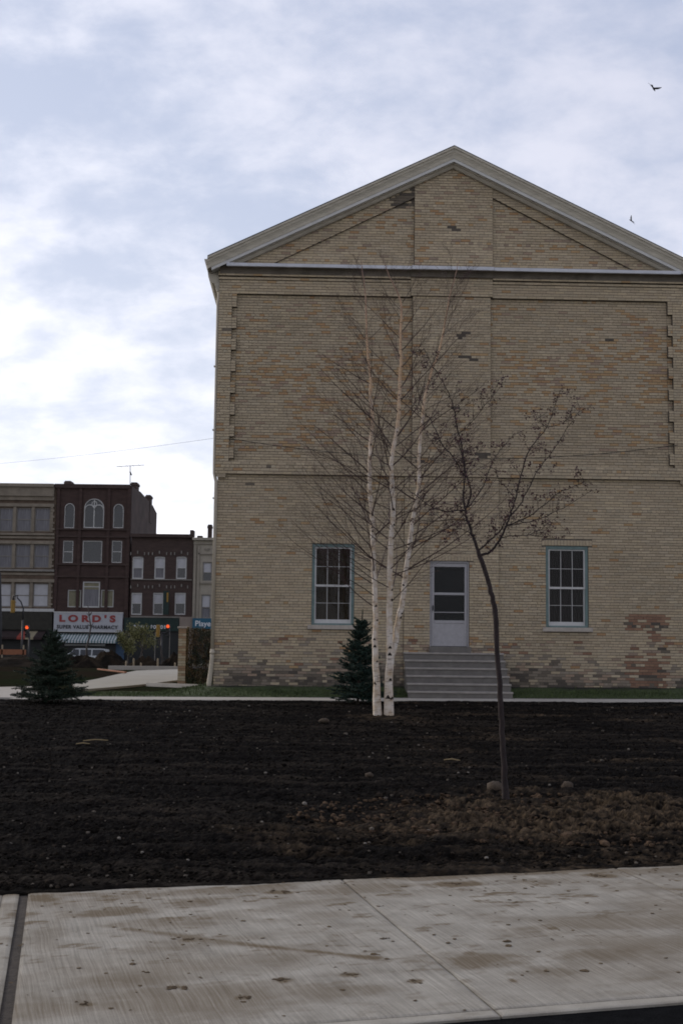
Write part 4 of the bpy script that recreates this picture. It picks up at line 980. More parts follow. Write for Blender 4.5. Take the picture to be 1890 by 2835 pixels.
# ---- young spruces
m_need = mat('spruce_needle', None, 0.7, 0.2, 6, attr=True); m_sbark = mat('spruce_bark', (0.06,0.045,0.035), 0.9, 0.2, 12)
def spruce(label, loc, h_, rad, lead, seed, nwh, base=0.06, dens=1.0, lean=0.0, wide=1.0, tint=(0.018,0.040,0.030)):
    rg = random.Random(seed); e = empty('spruce_tree', loc); tag(e, label, 'tree', )
    mb = MB(); top = h_
    mb.tube([(lean*z_*z_,0,z_) for z_ in [top*i/8 for i in range(9)]], [0.03*(1-i/8*.92) for i in range(9)], 7); mb.build('trunk', m_sbark, e, True)
    tw = MB(); nd = MB()
    def needles(p, q, dens_, ln):
        seg = q-p; L_ = seg.length; n = max(2, int(L_*dens_)); d_ = seg.normalized(); o = d_.orthogonal().normalized(); o2 = d_.cross(o)
        for i in range(n):
            a = rg.random()*6.28; c = p+seg*rg.random(); r_ = (o*math.cos(a)+o2*math.sin(a))
            tip = c+(r_*.85+d_*.55).normalized()*ln*rg.uniform(.7,1.2); sd_ = d_.cross(r_)*0.0045+d_*0.003
            g = rg.uniform(.45,1.4)*(1.7 if rg.random() < .18 else 1)
            nd.add([c-sd_,c+sd_,tip], [(0,1,2)], (tint[0]*g,tint[1]*g,tint[2]*g*rg.uniform(.8,1.2)))
    needles(Vector((lean*top*top,0,top-lead)), Vector((lean*top*top,0,top)), 800, 0.026)
    wh = [base + (top-lead-base)*((i+.5)/nwh)**0.92 for i in range(nwh)]+[top-lead]
    for wi, z_ in enumerate(wh):
        f = 1-(z_-base)/(top-base); bl = rad*(f**0.85)*1.02+0.03; nb = rg.randint(7,10) if wi < nwh else 6
        a0 = rg.random()*6.28
        for k in range(nb):
            a = a0+2*math.pi*k/nb+rg.gauss(0,.15); o_ = Vector((math.cos(a)*wide,math.sin(a),0)); L_ = bl*rg.uniform(.75,1.15)
            up0 = 0.10+0.75*(1-f)**1.6+rg.gauss(0,.07); p = Vector((lean*z_*z_,0,z_+rg.gauss(0,.03))); d_ = (o_+Vector((0,0,up0-0.20*f))).normalized()
            pts = [p]; ns = 5
            for i in range(ns): d_ = (d_+Vector((0,0,0.05))).normalized(); pts.append(pts[-1]+d_*L_/ns)
            for q_ in pts: q_.z = max(q_.z, 0.02)
            tw.tube(pts, [0.006*(1-i/(ns+1)) for i in range(ns+1)], 3, cap=False)
            for i in range(ns):
                if i or L_ < .2: needles(pts[i], pts[i+1], 330*dens, 0.022)
                s_ = d_.cross(Vector((0,0,1))).normalized()
                for sg in (-1,1):
                    for rep in range(2):
                        if i == 0 and L_ > .25 and rep: continue
                        t0 = pts[i]+(pts[i+1]-pts[i])*rg.random(); ll = L_*.42*(1-i/ns*.75)*rg.uniform(.7,1.2)
                        dd = (d_*.75+s_*sg*.7+Vector((0,0,rg.gauss(-.02,.14)))).normalized(); t1 = t0+dd*ll; t1.z = max(t1.z,0.02)
                        tw.tube([t0,t1], [0.003,0.001], 3, cap=False); needles(t0,t1,340*dens,0.022)
                        if ll > .10:
                            for _ in range(2):
                                t2 = t0+(t1-t0)*rg.uniform(.25,.8); d3 = (dd+Vector((rg.gauss(0,.5),rg.gauss(0,.5),rg.gauss(0,.3)))).normalized(); t3 = t2+d3*ll*.45; t3.z = max(t3.z,.02); needles(t2,t3,340*dens,0.02)
    tw.build('branches', m_sbark, e); nd.build('crown', m_need, e); return e
p = atY(990,1950,26.9); z0_ = gz(p.x,26.9)
tp = atY(1005,1688,26.9)
spruce('young dark green spruce with upright leader beside the birch stems', (p.x,26.9,z0_), tp.z-z0_, 0.66, 0.30, 3, 15, dens=1.5, lean=0.02, tint=(0.017,0.036,0.025))
p = atY(135,1945,26.8); z0_ = gz(p.x,26.8); tp = atY(148,1742,26.8)
spruce('broad bushy young spruce at the edge of the garden path', (p.x,26.8,z0_), tp.z-z0_, 0.80, 0.10, 9, 13, dens=1.6, lean=0.03, wide=1.0, tint=(0.020,0.033,0.019))

# ================================================================== SMALL THINGS
# stones and clods on the soil
m_stone = mat('field_stone', (0.20,0.175,0.145), 0.9, 0.2, 20, 0.2, 50); m_clod = mat('brown_clod', (0.072,0.052,0.035), 0.95, 0.25, 14, 0.6, 40)
rng = random.Random(12)
def rock(name, px, py, size, material, label, cat, group, sq=0.7):
    p = hit(px, py); m_ = MB(); r = size/2*p.y/F*(0.62 if name == 'stone' else 0.9)
    blob(m_, (0,0,0), r, sq, None, 9, 6, 0.16)
    o = m_.build(name, material, None, True); o.location = (p.x, p.y, soil_z(p.x,p.y)+r*0.25); o.rotation_euler = (0,0,rng.random()*6); tag(o, label, cat, group); return o
for px, py, s in ((690,1958,10),(843,2233,24),(1075,2104,11),(1739,2080,11),(1540,2003,8),(735,2147,14),(330,2332,18),(394,2371,17),(520,2393,16),(505,2351,16),(1268,2146,11),(1295,2145,10),(1520,2180,12),(1640,2007,8),(1022,2101,10),(30,2345,16),(690,2200,12),(1346,2385,18),(725,2285,14),(1010,2345,14),(455,2135,9),(195,2165,9),(940,2160,9),(1663,2110,10),(525,1972,9),(50,2147,9)):
    rock('stone', px, py, s, m_stone, 'small pale stone lying on the dark bare soil', 'stone', 'stones on the soil bed')
rock('clod', 1368, 2195, 54, m_clod, 'big angular brown clod right beside the dark tree trunk', 'clod', None, 0.75)
rock('clod', 1570, 2188, 38, m_clod, 'rounded brown clod on the dug soil away from the dark trunk', 'clod', None, 0.8)
rock('clod', 1022, 2155, 26, m_clod, 'lone brown clod on the dark soil between birch and dark tree', 'clod', None, 0.75)
rock('clod', 897, 2003, 34, m_clod, 'low crumbled clod on the soil just before the birch stems', 'clod', None, 0.5)
m_sand = mat('yellow_stick', (0.30,0.22,0.11), 0.8)
m_ = MB()
for px, py, l_ in ((265,2060,.35),(230,2070,.18),(1250,2116,.2)):
    p = hit(px,py); o_ = MB(); o_.tube([(-l_/2,0,0),(0,0.01,0.012),(l_/2,-.02,0)], [.006,.008,.004], 6); o = o_.build('stick', m_sand); o.location = (p.x,p.y,soil_z(p.x,p.y)+.03); o.rotation_euler = (0,0,rng.uniform(-.3,.5)); tag(o, 'dry broken stick lying on the dark soil', 'stick', 'sticks on the soil')

# overhead wires
def wire(name, pts, r, label):
    m_ = MB(); m_.tube(pts, r, 5); return tag(m_.build(name, MT['wire']), label, 'wire')
def loc2w(u, w, v): p = P0+E_*u+NRM*w; return Vector((p.x,p.y,v))
uA, vA = fac(640,1215,0.13); A_ = loc2w(uA,0.13,vA); uB, vB = fac(1875,1232,0.13); B_ = loc2w(uB,0.13,vB)
um, vm = fac(1230,1271,0.2); sag = (vA+vB)/2-vm
wire('facade_cable', [A_.lerp(B_,t/24)+NRM*(0.12*4*(t/24)*(1-t/24))-Vector((0,0,sag*4*(t/24)*(1-t/24))) for t in range(25)], 0.008, 'thin black cable sagging across the brick front')
C_ = atY(-260,1300,46); D_ = loc2w(-3.16,0.0,fac(590,1213)[1])
wire('overhead_wire', [C_.lerp(D_,t/16)-Vector((0,0,0.12*4*(t/16)*(1-t/16))) for t in range(17)]+[A_], 0.0032, 'thin wire running through the sky to the house corner')
m_insul = mat('insulator', (0.08,0.07,0.06), 0.5)
# birds
m_bird = mat('bird_feather', (0.035,0.035,0.045), 0.8, 0.2, 9)
def bird(px, py, Yd, span, rot, label, flap):
    p = atY(px,py,Yd); s = span; m_ = MB()
    ring = []
    for x, r in ((-.26,.004),(-.2,.03),(-.08,.055),(.06,.06),(.16,.045),(.22,.034),(.27,.03),(.31,.008)):
        ring.append([(x*s, r*s*math.cos(a*math.pi/4), r*s*math.sin(a*math.pi/4)*.9) for a in range(8)])
    m_.loft(ring, close=True); e = empty('bird', p, 0); e.rotation_euler = rot; tag(e, label, 'bird'); m_.build('body', m_bird, e, True)
    for sg in (-1,1):
        w_ = MB(); up = flap if sg > 0 else flap*.55
        A = [(.10,.04,.02),(.14,.22,.02+.22*up),(.05,.40,.02+.42*up),(-.06,.52,.02+.5*up),(-.08,.34,.01+.34*up),(-.10,.16,.01+.15*up),(-.10,.04,.01)]
        vs_ = [(x*s,y_*s*sg,z_*s) for x,y_,z_ in A]+[(x*s,y_*s*sg,z_*s-.012*s) for x,y_,z_ in A]; n = len(A)
        w_.add(vs_, [tuple(range(n)), tuple(range(2*n-1,n-1,-1))]+[(i,(i+1)%n,(i+1)%n+n,i+n) for i in range(n)]); w_.build('wing', m_bird, e)
    t_ = MB(); t_.add([(-.2*s,.03*s,0),(-.42*s,.08*s,0),(-.44*s,0,0),(-.42*s,-.08*s,0),(-.2*s,-.03*s,0),(-.2*s,.03*s,-.012*s),(-.42*s,.08*s,-.01*s),(-.44*s,0,-.01*s),(-.42*s,-.08*s,-.01*s),(-.2*s,-.03*s,-.012*s)], [(0,1,2,3,4),(9,8,7,6,5),(0,5,6,1),(1,6,7,2),(2,7,8,3),(3,8,9,4),(4,9,5,0)]); t_.build('tail', m_bird, e)
bird(1746,611,84,0.80,(R(40),R(-35),R(118)), 'dark bird with spread wings flying just above the roof slope', 0.4)
bird(1808,245,60,0.80,(R(25),R(10),R(60)), 'dark bird gliding high in the open sky', 0.5)

# brick pier and ivy hedge by the walkway
pp = hit(491,1897); pq = hit(513,1897); z0_ = gz(pp.x,pp.y); ztop = atY(500,1738,pp.y).z
pier = empty('brick_pier', (pp.x,pp.y,z0_-0.02)); tag(pier, 'narrow buff brick pier beside the walkway and ivy hedge', 'pier')
wd = pq.x-pp.x; ht = ztop-z0_; nC = int(ht/0.072); mb = MB(); mb.box(0.006,wd-.006,0.006,0.6-.006,0,ht); mb.build('mortar_core', MT['mortar'], pier)
cache = {}
brng = random.Random(5)
for k in range(nC):
    za = k*ht/nC+.004; hb = ht/nC-.009
    spl = [0,wd] if k%2 else [0,wd*.5,wd]
    cols_ = [(0.40,0.33,0.21),(0.36,0.28,0.17),(0.30,0.20,0.12),(0.42,0.36,0.25)]
    for a, b in zip(spl[:-1],spl[1:]):
        ci = brng.randrange(4); key = (len(spl),ci)
        if key not in cache:
            m_ = MB(); m_.box(0.003,b-a-.003,0,0.10,0,hb,cols_[ci]); cache[key] = m_.mesh('brick', MT['brick'])
        o = link('brick', cache[key], pier); o.location = (a,brng.uniform(-.006,0),za)
    for sg in (0,1):
        for j in range(2):
            ci = brng.randrange(4); key = ('s',ci)
            if key not in cache:
                m_ = MB(); m_.box(-.001,.09,0.003,0.235,0,hb,cols_[ci]); cache[key] = m_.mesh('brick', MT['brick'])
            o = link('brick', cache[key], pier); o.location = (0.0 if sg==0 else wd-.089, .105+j*.245, za)
mb = MB(); mb.box(-.03,wd+.03,-.03,.63,ht,ht+.06); bevel(mb.build('coping', MT['stone'], pier), .01)
hx0, hx1 = pq.x+.02, -3.12; hy = pp.y
hedge = empty('ivy_hedge', ((hx0+hx1)/2, hy+.25, z0_)); tag(hedge, 'brown and dark green clipped hedge between brick pier and downpipe', 'hedge')
rng = random.Random(15); mb = MB(); hw = (hx1-hx0)/2; nb = MB()
for k in range(40):
    x = rng.uniform(-hw,hw); y_ = rng.uniform(-.2,.2); nb.tube([(x,y_,0),(x+rng.gauss(0,.05),y_,ht*.5),(x+rng.gauss(0,.08),y_+rng.gauss(0,.05),ht*rng.uniform(.8,.97))], [.012,.008,.003], 4)
nb.build('stems', m_sbark, hedge)
for k in range(9000):
    x = rng.uniform(-hw,hw); z_ = rng.uniform(.02,1)**.9*ht*(1+.03*noise.noise(Vector((x*4,0,0)))); y_ = rng.uniform(-.26,.26)
    if rng.random() < .6: y_ = -.26+abs(rng.gauss(0,.05))
    a = Vector((rng.gauss(0,1),rng.gauss(0,1),rng.gauss(0,1))).normalized(); b_ = a.orthogonal(); s = rng.uniform(.012,.03); g = rng.uniform(.5,1.5)
    nzv = noise.noise(Vector((x*5,z_*5,7)))
    c = (0.095*g,0.068*g,0.034*g) if nzv > -.05 else (0.040*g,0.044*g,0.022*g)
    q = Vector((x,y_,z_)); mb.add([q,q+a*s+b_*s*.5,q+a*s*2,q+a*s-b_*s*.5], [(0,1,2,3)], c)
mb.build('foliage', m_cleaf, hedge)

# ================================================================== THE STREET BEHIND
FY = 100.0; GZF = -0.45
def fx(px, py, Y=FY): return atY(px, py, Y).x
def fz(px, py, Y=FY): return atY(px, py, Y).z
def prect(x0, y0, x1, y1, Y=FY):
    ym = (y0+y1)/2; xm = (x0+x1)/2
    return fx(x0,ym,Y), fx(x1,ym,Y), fz(xm,y1,Y), fz(xm,y0,Y)
FM = dict(
  tan=mat('tan_stone', (0.24,0.20,0.15), 0.9, 0.2, 1.2, 0.2, 6), tan2=mat('tan_brick', (0.115,0.080,0.055), 0.9, 0.25, 2.5, 0.2, 9),
  red=mat('dark_red_brick', (0.062,0.038,0.031), 0.9, 0.2, 1.5, 0.3, 9, stretch=(1,1,3)), red2=mat('red_brown_brick', (0.066,0.044,0.036), 0.9, 0.2, 1.5, 0.3, 9, stretch=(1,1,3)),
  redl=mat('sooty_side_brick', (0.085,0.060,0.050), 0.9, 0.25, .8, 0.3, 9),
  cream=mat('cream_render', (0.34,0.30,0.235), 0.9, 0.12, 1.0, 0.1, 9), creamd=mat('cream_trim', (0.27,0.235,0.185), 0.9, 0.12, 2),
  fr=mat('old_white_frame', (0.46,0.45,0.42), 0.7, 0.1, 5), frd=mat('grey_frame', (0.22,0.20,0.17), 0.8, 0.15, 4),
  blind=mat('white_blind', (0.42,0.41,0.41), 0.8, 0.08, 3), curt=mat('grey_curtain', (0.22,0.21,0.215), 0.9, 0.3, 6, stretch=(4,1,.15)), ycurt=mat('cream_curtain', (0.22,0.20,0.13), 0.9, 0.15, 5),
  pane=mat('dark_pane', (0.014,0.016,0.020), 0.15, 0.2, 2, spec=0.5), shop=mat('dark_shopfront', (0.010,0.012,0.012), 0.4, 0.3, 2),
  fas=mat('olive_fascia', (0.035,0.032,0.024), 0.8, 0.2, 3), green=mat('dark_green_fascia', (0.012,0.028,0.022), 0.6, 0.2, 3),
  sign=mat('white_signboard', (0.37,0.37,0.38), 0.6, 0.10, 3), sred=mat('sign_red', (0.25,0.04,0.035), 0.6, 0.1), sblk=mat('sign_black', (0.03,0.03,0.032), 0.6, 0.1), swht=mat('sign_white', (0.6,0.6,0.6), 0.6, .05),
  blue=mat('teal_blue_sign', (0.022,0.095,0.145), 0.6, 0.1, 3), bluep=mat('blue_pier_paint', (0.035,0.065,0.11), 0.7, 0.2, 2),
  aw=mat('awning_white', (0.45,0.46,0.45), 0.8, 0.1, 3), awg=mat('awning_green', (0.10,0.16,0.16), 0.8, 0.1, 3), awr=mat('awning_red', (0.24,0.045,0.03), 0.8, 0.1, 3), awt=mat('awning_tan', (0.26,0.22,0.14), 0.8, 0.1, 3), awd=mat('awning_dark', (0.035,0.022,0.020), 0.9, 0.2, 3),
  ylw=mat('signal_yellow', (0.26,0.15,0.025), 0.5, .1), roof=mat('tar_roof', (0.04,0.04,0.042), 0.9), ped=mat('beige_pier', (0.23,0.185,0.15), 0.9, 0.12, 2),
  van=mat('car_white', (0.36,0.37,0.36), 0.3, 0.04, 3, spec=0.5), tyre=mat('tyre', (0.012,0.012,0.012), 0.9), chrome=mat('chrome', (0.5,0.5,0.5), 0.2, 0.05, metal=1.0),
)
def cells(mb, x0, x1, z0, z1, y0, y1, holes):
    xs_ = sorted({x0,x1}|{v for h_ in holes for v in h_[:2] if x0<v<x1}); zs_ = sorted({z0,z1}|{v for h_ in holes for v in h_[2:] if z0<v<z1})
    for a, b in zip(xs_[:-1],xs_[1:]):
        run = None
        for c, d_ in zip(zs_[:-1],zs_[1:]):
            inh = any(h_[0]<(a+b)/2<h_[1] and h_[2]<(c+d_)/2<h_[3] for h_ in holes)
            if inh:
                if run: mb.box(a,b,y0,y1,run[0],run[1]); run = None
            else: run = (run[0],d_) if run else (c,d_)
        if run: mb.box(a,b,y0,y1,run[0],run[1])
class Bld:
    def __init__(s, name, label, Y=FY): s.e = empty(name, (0,0,0)); s.Y = Y; s.holes = []; tag(s.e, label, 'building')
    def win(s, px, frame='fr', split=0.5, blind=None, bl=0.5, fw=0.07, arch=False, depth=0.16, mull=0, wallm=None, low=None, bars=0):
        x0,x1,z0,z1 = prect(*px, Y=s.Y); s.holes.append((x0,x1,z0,z1)); Y = s.Y
        e = empty('window', (x0,Y,z0), 0, s.e); w, hh = x1-x0, z1-z0
        m_ = MB(); yf, yb = depth*.25, depth
        m_.box(0,fw,yf,yb,0,hh); m_.box(w-fw,w,yf,yb,0,hh); m_.box(fw,w-fw,yf+.002,yb,0,fw); m_.box(fw,w-fw,yf+.002,yb,hh-fw,hh)
        if split: m_.box(fw,w-fw,yf+.03,yb,hh*split-.03,hh*split+.03)
        for k in range(mull): x = w*(k+1)/(mull+1); m_.box(x-fw*.5,x+fw*.5,yf+.01,yb,fw,hh-fw)
        m_.build('frame', FM[frame], e)
        m_ = MB(); m_.box(fw,w-fw,depth-.03,depth-.01,fw,hh*split if split else hh-fw); m_.build('pane', FM['pane'], e)
        if split: m_ = MB(); m_.box(fw,w-fw,depth-.05,depth-.015,hh*split,hh-fw); m_.build('pane', FM['pane'], e)
        if blind:
            m_ = MB(); m_.box(fw,w-fw,depth-.056,depth-.052,hh*(1-bl),hh-fw); m_.build('blind', FM[blind], e)
        if low: m_ = MB(); m_.box(fw,w-fw,depth-.04,depth-.032,fw,hh*(split or 1)); m_.build('curtain', FM[low], e)
        if arch:   # masonry spandrels closing the head to an arch
            m_ = MB(); r = w/2; n = 12; a_h = arch*w
            for sg in (0,1):
                pts = [(r-r*math.cos(math.pi*i/n/1.0), hh-a_h+a_h*math.sin(math.pi*i/n)) for i in range(n+1)]
                hlf = pts[:n//2+1] if sg == 0 else pts[n//2:]
                cx = 0 if sg == 0 else w
                for p_, q_ in zip(hlf[:-1],hlf[1:]): m_.prism([p_, q_, (q_[0],hh+.001), (p_[0],hh+.001)], -.01, depth*.9)
            m_.build('arch_infill', FM[wallm], e)
            m_ = MB(); m_.tube([(r-(r-.04)*math.cos(math.pi*i/16), depth*.2, hh-a_h+(a_h-.04)*math.sin(math.pi*i/16)) for i in range(17)], .045, 5); m_.build('arch_trim', FM[frame], e)
        return e
    def wall(s, x0, x1, z0, z1, material, thick=0.4, name='wall'):
        m_ = MB(); cells(m_, x0,x1,z0,z1,s.Y,s.Y+thick,s.holes); o = m_.build(name, FM[material], s.e)
        return o
    def part(s, name, px, material, out_=0.08, back=0.0):
        x0,x1,z0,z1 = prect(*px, Y=s.Y); m_ = MB(); m_.box(x0,x1,s.Y-out_,s.Y+back,z0,z1); return m_.build(name, FM[material], s.e)
# --- tan block with three-light windows
A = Bld('commercial_block', 'tan stone and brick block with rows of three-light windows above dark shopfront')
for y0_, y1_ in ((1406,1471),(1507,1572),(1615,1681)):
    for x0_, x1_ in ((-160,-115),(-106,-64),(-55,-14),(-2,37),(46,88),(97,140)):
        dxx = (1406-y0_)*0.025
        A.win((x0_+dxx,y0_,x1_+dxx,y1_), 'frd', .5, 'curt' if y0_ != 1615 else 'blind', .98 if y0_ == 1507 else .94, low='curt', mull=0)
xa, xb = fx(-330,1500), fx(153,1500); zt_ = fz(60,1340)
A.wall(xa, xb, GZF, zt_, 'tan2')
for py0, py1, mname, o_ in ((1338,1347,'tan',.45),(1347,1372,'tan',.28),(1372,1383,'tan',.12),(1392,1401,'tan',.12),(1474,1480,'tan',.22),(1483,1489,'tan',.10),(1495,1504,'tan',.14),(1574,1580,'frd',.2),(1584,1590,'tan',.06),(1601,1610,'tan',.14),(1683,1691,'fr',.25)):
    A.part('string_course', (-330,py0,152,py1), mname, o_)
for y0_, y1_ in ((1403,1473),(1505,1573),(1611,1682)):
    dxx = (1406-y0_)*0.025
    for px in (-170,-110,-60,-9,38.5,89.5,141): A.part('pier', (px-1+dxx,y0_,px+7+dxx,y1_), 'tan', .07)
    for k in range(8): A.part('quoin', (142+dxx,y0_+k*8.5,(152 if k%2 else 148)+dxx,y0_+k*8.5+5), 'tan', .11)
A.part('fascia', (-330,1692,148,1741), 'fas', .35)
A.part('shopfront', (-330,1742,148,1838), 'shop', .05)
m_ = MB(); xw = fx(0,1750); 
def awning(parent, px0, px1, py0, py1, outd, stripes, Y=FY):
    x0 = fx(px0,py0,Y); x1 = fx(px1,py0,Y); z1_ = fz(px0,py0,Y); z0_ = fz(px0,py1,Y); n = len(stripes)
    for i, mn in enumerate(stripes):
        a = x0+(x1-x0)*i/n; b = x0+(x1-x0)*(i+1)/n; m_ = MB()
        m_.add([(a,Y-.1,z1_),(b,Y-.1,z1_),(b,Y-outd,z0_+.18),(a,Y-outd,z0_+.18),(b,Y-outd,z0_),(a,Y-outd,z0_)], [(0,1,2,3),(3,2,4,5)]); m_.add([(a,Y-.1,z1_-.03),(b,Y-.1,z1_-.03),(b,Y-outd+.03,z0_+.15),(a,Y-outd+.03,z0_+.15)],[(3,2,1,0)])
        m_.build('awning_stripe', FM[mn], parent)
awning(A.e, -120, 130, 1744, 1768, 1.6, ['awd']*8+['awr','awt']+['awd'])
m_ = MB(); m_.box(xa,xb,FY+.4,FY+16,GZF,zt_-.4); m_.build('rear_block', FM['redl'], A.e)
# --- dark red gothic block
B = Bld('gothic_block', 'dark red brick block with pointed arched windows and white pharmacy sign')
for x0_,x1_,y0_ in ((179,207,1393),(314,343,1395)): B.win((x0_,y0_,x1_,1462), 'fr', None, arch=.5, wallm='red', fw=.06)
gw_ = B.win((233,1380,289,1462), 'fr', None, arch=.5, wallm='red', fw=.08, mull=1)
x0,x1,z0,z1 = prect(233,1380,289,1462); w_ = x1-x0; hh = z1-z0; m_ = MB()
for c in (w_*.27, w_*.73): m_.tube([(c-w_*.23*math.cos(math.pi*i/10), .06, hh*.62+w_*.24*math.sin(math.pi*i/10)) for i in range(11)], .05, 5)
m_.tube([(w_*.5+.2*math.cos(i*.6283), .06, hh*.82+.2*math.sin(i*.6283)) for i in range(11)], .04, 5); m_.build('tracery', FM['fr'], gw_)
for x0_,x1_ in ((175,203),(310,338)): B.win((x0_,1497,x1_,1558), 'fr', .5, fw=.06)
B.win((229,1497,283,1558), 'fr', None, fw=.07)
B.win((188,1633,225,1681), 'fr', None, 'ycurt', .97, fw=.07); B.win((229,1610,277,1682), 'fr', .8, 'ycurt', .3, fw=.10, low='curt'); B.win((280,1633,315,1681), 'fr', None, 'ycurt', .97, fw=.07)
xa2, xb2 = fx(153.5,1500), fx(361,1500); zt2 = fz(260,1344)
B.wall(xa2, xb2, GZF, zt2, 'red')
for px in ((211,1475,229,1500),(293,1475,311,1500)): pass
for x0_,x1_ in ((155,163),(216,224),(295,303),(350,359)): B.part('pilaster', (x0_,1345,x1_,1690), 'red', .12)
for y0_,y1_ in ((1464,1468),(1484,1488),(1561,1565),(1595,1599)): B.part('string_course', (156,y0_,359,y1_), 'red2', .15)
B.part('parapet', (153,1341,362,1352), 'red2', .18)
B.part('shopfront', (156,1752,335,1838), 'shop', .05)
B.part('shop_band', (182,1783,292,1788), 'aw', .3); B.part('blue_pier', (323,1752,346,1836), 'bluep', .25)
# side wall with sloping parapet and chimneys
m_ = MB(); Yb = 114.0; zA = zt2; Y1_ = 104; 
prof_ = [(FY+.41,GZF),(Yb,GZF),(Yb,fz(431,1421,Yb)),(111.5,fz(415,1400,111.5)),(104.5,fz(380,1362,104.5)),(102.0,zt2),(FY+.41,zt2)]
m_.add([(xb2-.35,y_,z_) for y_,z_ in prof_]+[(xb2,y_,z_) for y_,z_ in prof_], [tuple(range(7)), tuple(range(13,6,-1))]+[(i,i+7,(i+1)%7+7,(i+1)%7) for i in range(7)]); m_.build('side_wall', FM['redl'], B.e)
m_ = MB(); m_.box(xa2,xb2-.36,FY+.41,Yb,GZF,fz(431,1425,Yb)); m_.build('rear_block', FM['redl'], B.e)
for px0,px1,py0,py1,Yc in ((363,379,1335,1375,102.6),(404,416,1370,1408,109.5),(180,196,1331,1345,101.0)):
    x0,x1,z0,z1 = prect(px0,py0,px1,py1,Yc); m_ = MB(); m_.box(x0,x1,Yc,Yc+1.2,z0-1.2,z1); m_.box(x0-.06,x1+.06,Yc-.06,Yc+1.26,z1-.25,z1-.08); m_.build('chimney', FM['redl'], B.e)
m_ = MB(); q = atY(361,1343,102); t_ = atY(361,1289,102); m_.tube([(q.x,102,q.z-.3),(t_.x,102,t_.z)], .03, 5); m_.tube([(t_.x-1.1,102,t_.z-.1),(t_.x+1.1,102.3,t_.z+.1)], .02, 4)
for k in range(4): xx = t_.x-.8+.5*k; m_.tube([(xx,101.7,t_.z-.07+k*.045),(xx,102.6,t_.z-.07+k*.045)], .012, 4)
m_.tube([(t_.x,102,t_.z-.5),(t_.x+.1,102.2,t_.z-.75)], .06, 5); m_.build('antenna', MT['metal'], B.e)
# pharmacy sign
def text(s, size, x, y_, z_, material, parent, name='lettering', sx=1.0, space=1.0, bold=0.0, align='LEFT', w=None):
    c = bpy.data.curves.new('t','FONT'); c.body = s; c.size = size; c.space_character = space; c.offset = bold; c.extrude = 0.012; c.align_x = align
    o = bpy.data.objects.new('t', c); COL.objects.link(o); bpy.context.view_layer.update()
    dg = bpy.context.evaluated_depsgraph_get(); me = bpy.data.meshes.new_from_object(o.evaluated_get(dg)); bpy.data.objects.remove(o); bpy.data.curves.remove(c)
    co = np.empty(len(me.vertices)*3); me.vertices.foreach_get('co', co); co = co.reshape(-1,3)
    if w: sx = w/(co[:,0].max()-co[:,0].min()); co[:,0] -= co[:,0].min()
    n_ = np.stack([co[:,0]*sx, -co[:,2], co[:,1]],1); me.vertices.foreach_set('co', n_.ravel()); me.materials.clear(); me.materials.append(material); me.update()
    r = link(name, me, parent); r.location = (x,y_,z_); return r
x0,x1,z0,z1 = prect(149.5,1694,339,1750, FY-.5); SY = FY-.5
sg = empty('pharmacy_sign', (0,0,0)); tag(sg, 'white shop signboard with red LORD\'S and black pharmacy lettering', 'sign')
m_ = MB(); m_.box(x0,x1,SY,SY+.5,z0,z1); m_.build('board', FM['sign'], sg)
m_ = MB(); m_.box(x0-.03,x1+.03,SY-.03,SY,z1-.09,z1); m_.box(x0-.03,x1+.03,SY-.03,SY,z0,z0+.06); m_.build('edge_trim', FM['fr'], sg)
a,b,c,d_ = prect(165,1703.5,320.5,1721, SY-.02); text("LORD'S", (d_-c)*1.42, a, SY-.02, c, FM['sred'], sg, space=1.55, bold=.035, w=b-a)
a,b,c,d_ = prect(158,1731,327,1740.5, SY-.02); text("SUPER VALUE PHARMACY", (d_-c)*1.42, a, SY-.02, c, FM['sblk'], sg, space=1.15, bold=.012, w=b-a)
awning(B.e, 152, 333, 1753, 1779, 1.5, ['aw','awg']*22)
# --- red brown block
C = Bld('brick_shop_block', 'red brown brick block with white-blinded sash windows above dark green shopfront')
for x0_,x1_ in ((367,397),(428,457),(488,517)): C.win((x0_,1541,x1_,1603), 'fr', .5, 'blind', .52, fw=.10, low='curt' if x0_ < 480 else None, arch=.08, wallm='red2')
for x0_,x1_ in ((364,393),(424,453),(484,514)): C.win((x0_,1641,x1_,1702), 'fr', .52, 'blind', .46, fw=.09)
xa3, xb3 = fx(362,1600), fx(533.5,1600); zt3 = fz(450,1482)
C.wall(xa3, xb3, GZF, zt3, 'red2')
m_ = MB(); m_.box(xa3+.01,xb3,FY+.4,FY+14,GZF,zt3-.5); m_.build('rear_block', FM['redl'], C.e)
C.part('cornice', (362,1479,534,1488), 'red2', .3); C.part('string_course', (363,1603.5,532,1606), 'frd', .12); C.part('string_course', (363,1706,500,1710), 'frd', .15)
for y_ in (1529,1621):
    for px in (363,382,401,412,423,442,462,474,484,503,520): C.part('keystone', (px-1.3,y_+ (4 if px in (382,442,503) else 8)-8,px+1.3,y_+ (4 if px in (382,442,503) else 8)), 'frd', .09)
C.part('chimney', (527,1468,536,1484), 'red2', .2, 1.0)
C.part('green_fascia', (346,1711,497,1747), 'green', .35); C.part('shopfront', (347,1748,497,1838), 'shop', .05); C.part('beige_pier', (497,1708,534,1838), 'ped', .3)
x0,x1,z0,z1 = prect(456,1637,472,1702); m_ = MB(); m_.box(x0,x1,FY-.9,FY-.7,z0,z1); m_.build('projecting_sign', FM['green'], C.e)
a,b,c,d_ = prect(466,1642,471,1668); m_ = MB(); m_.box(a,b,FY-.93,FY-.905,c,d_); m_.build('projecting_sign_panel', FM['ylw'], C.e)
a,b,c,d_ = prect(371,1731,459,1740, FY-.4); text("ROYAL FOODS", (d_-c)*1.42, a, FY-.40, c, FM['swht'], C.e, space=1.5, bold=.015, w=b-a)
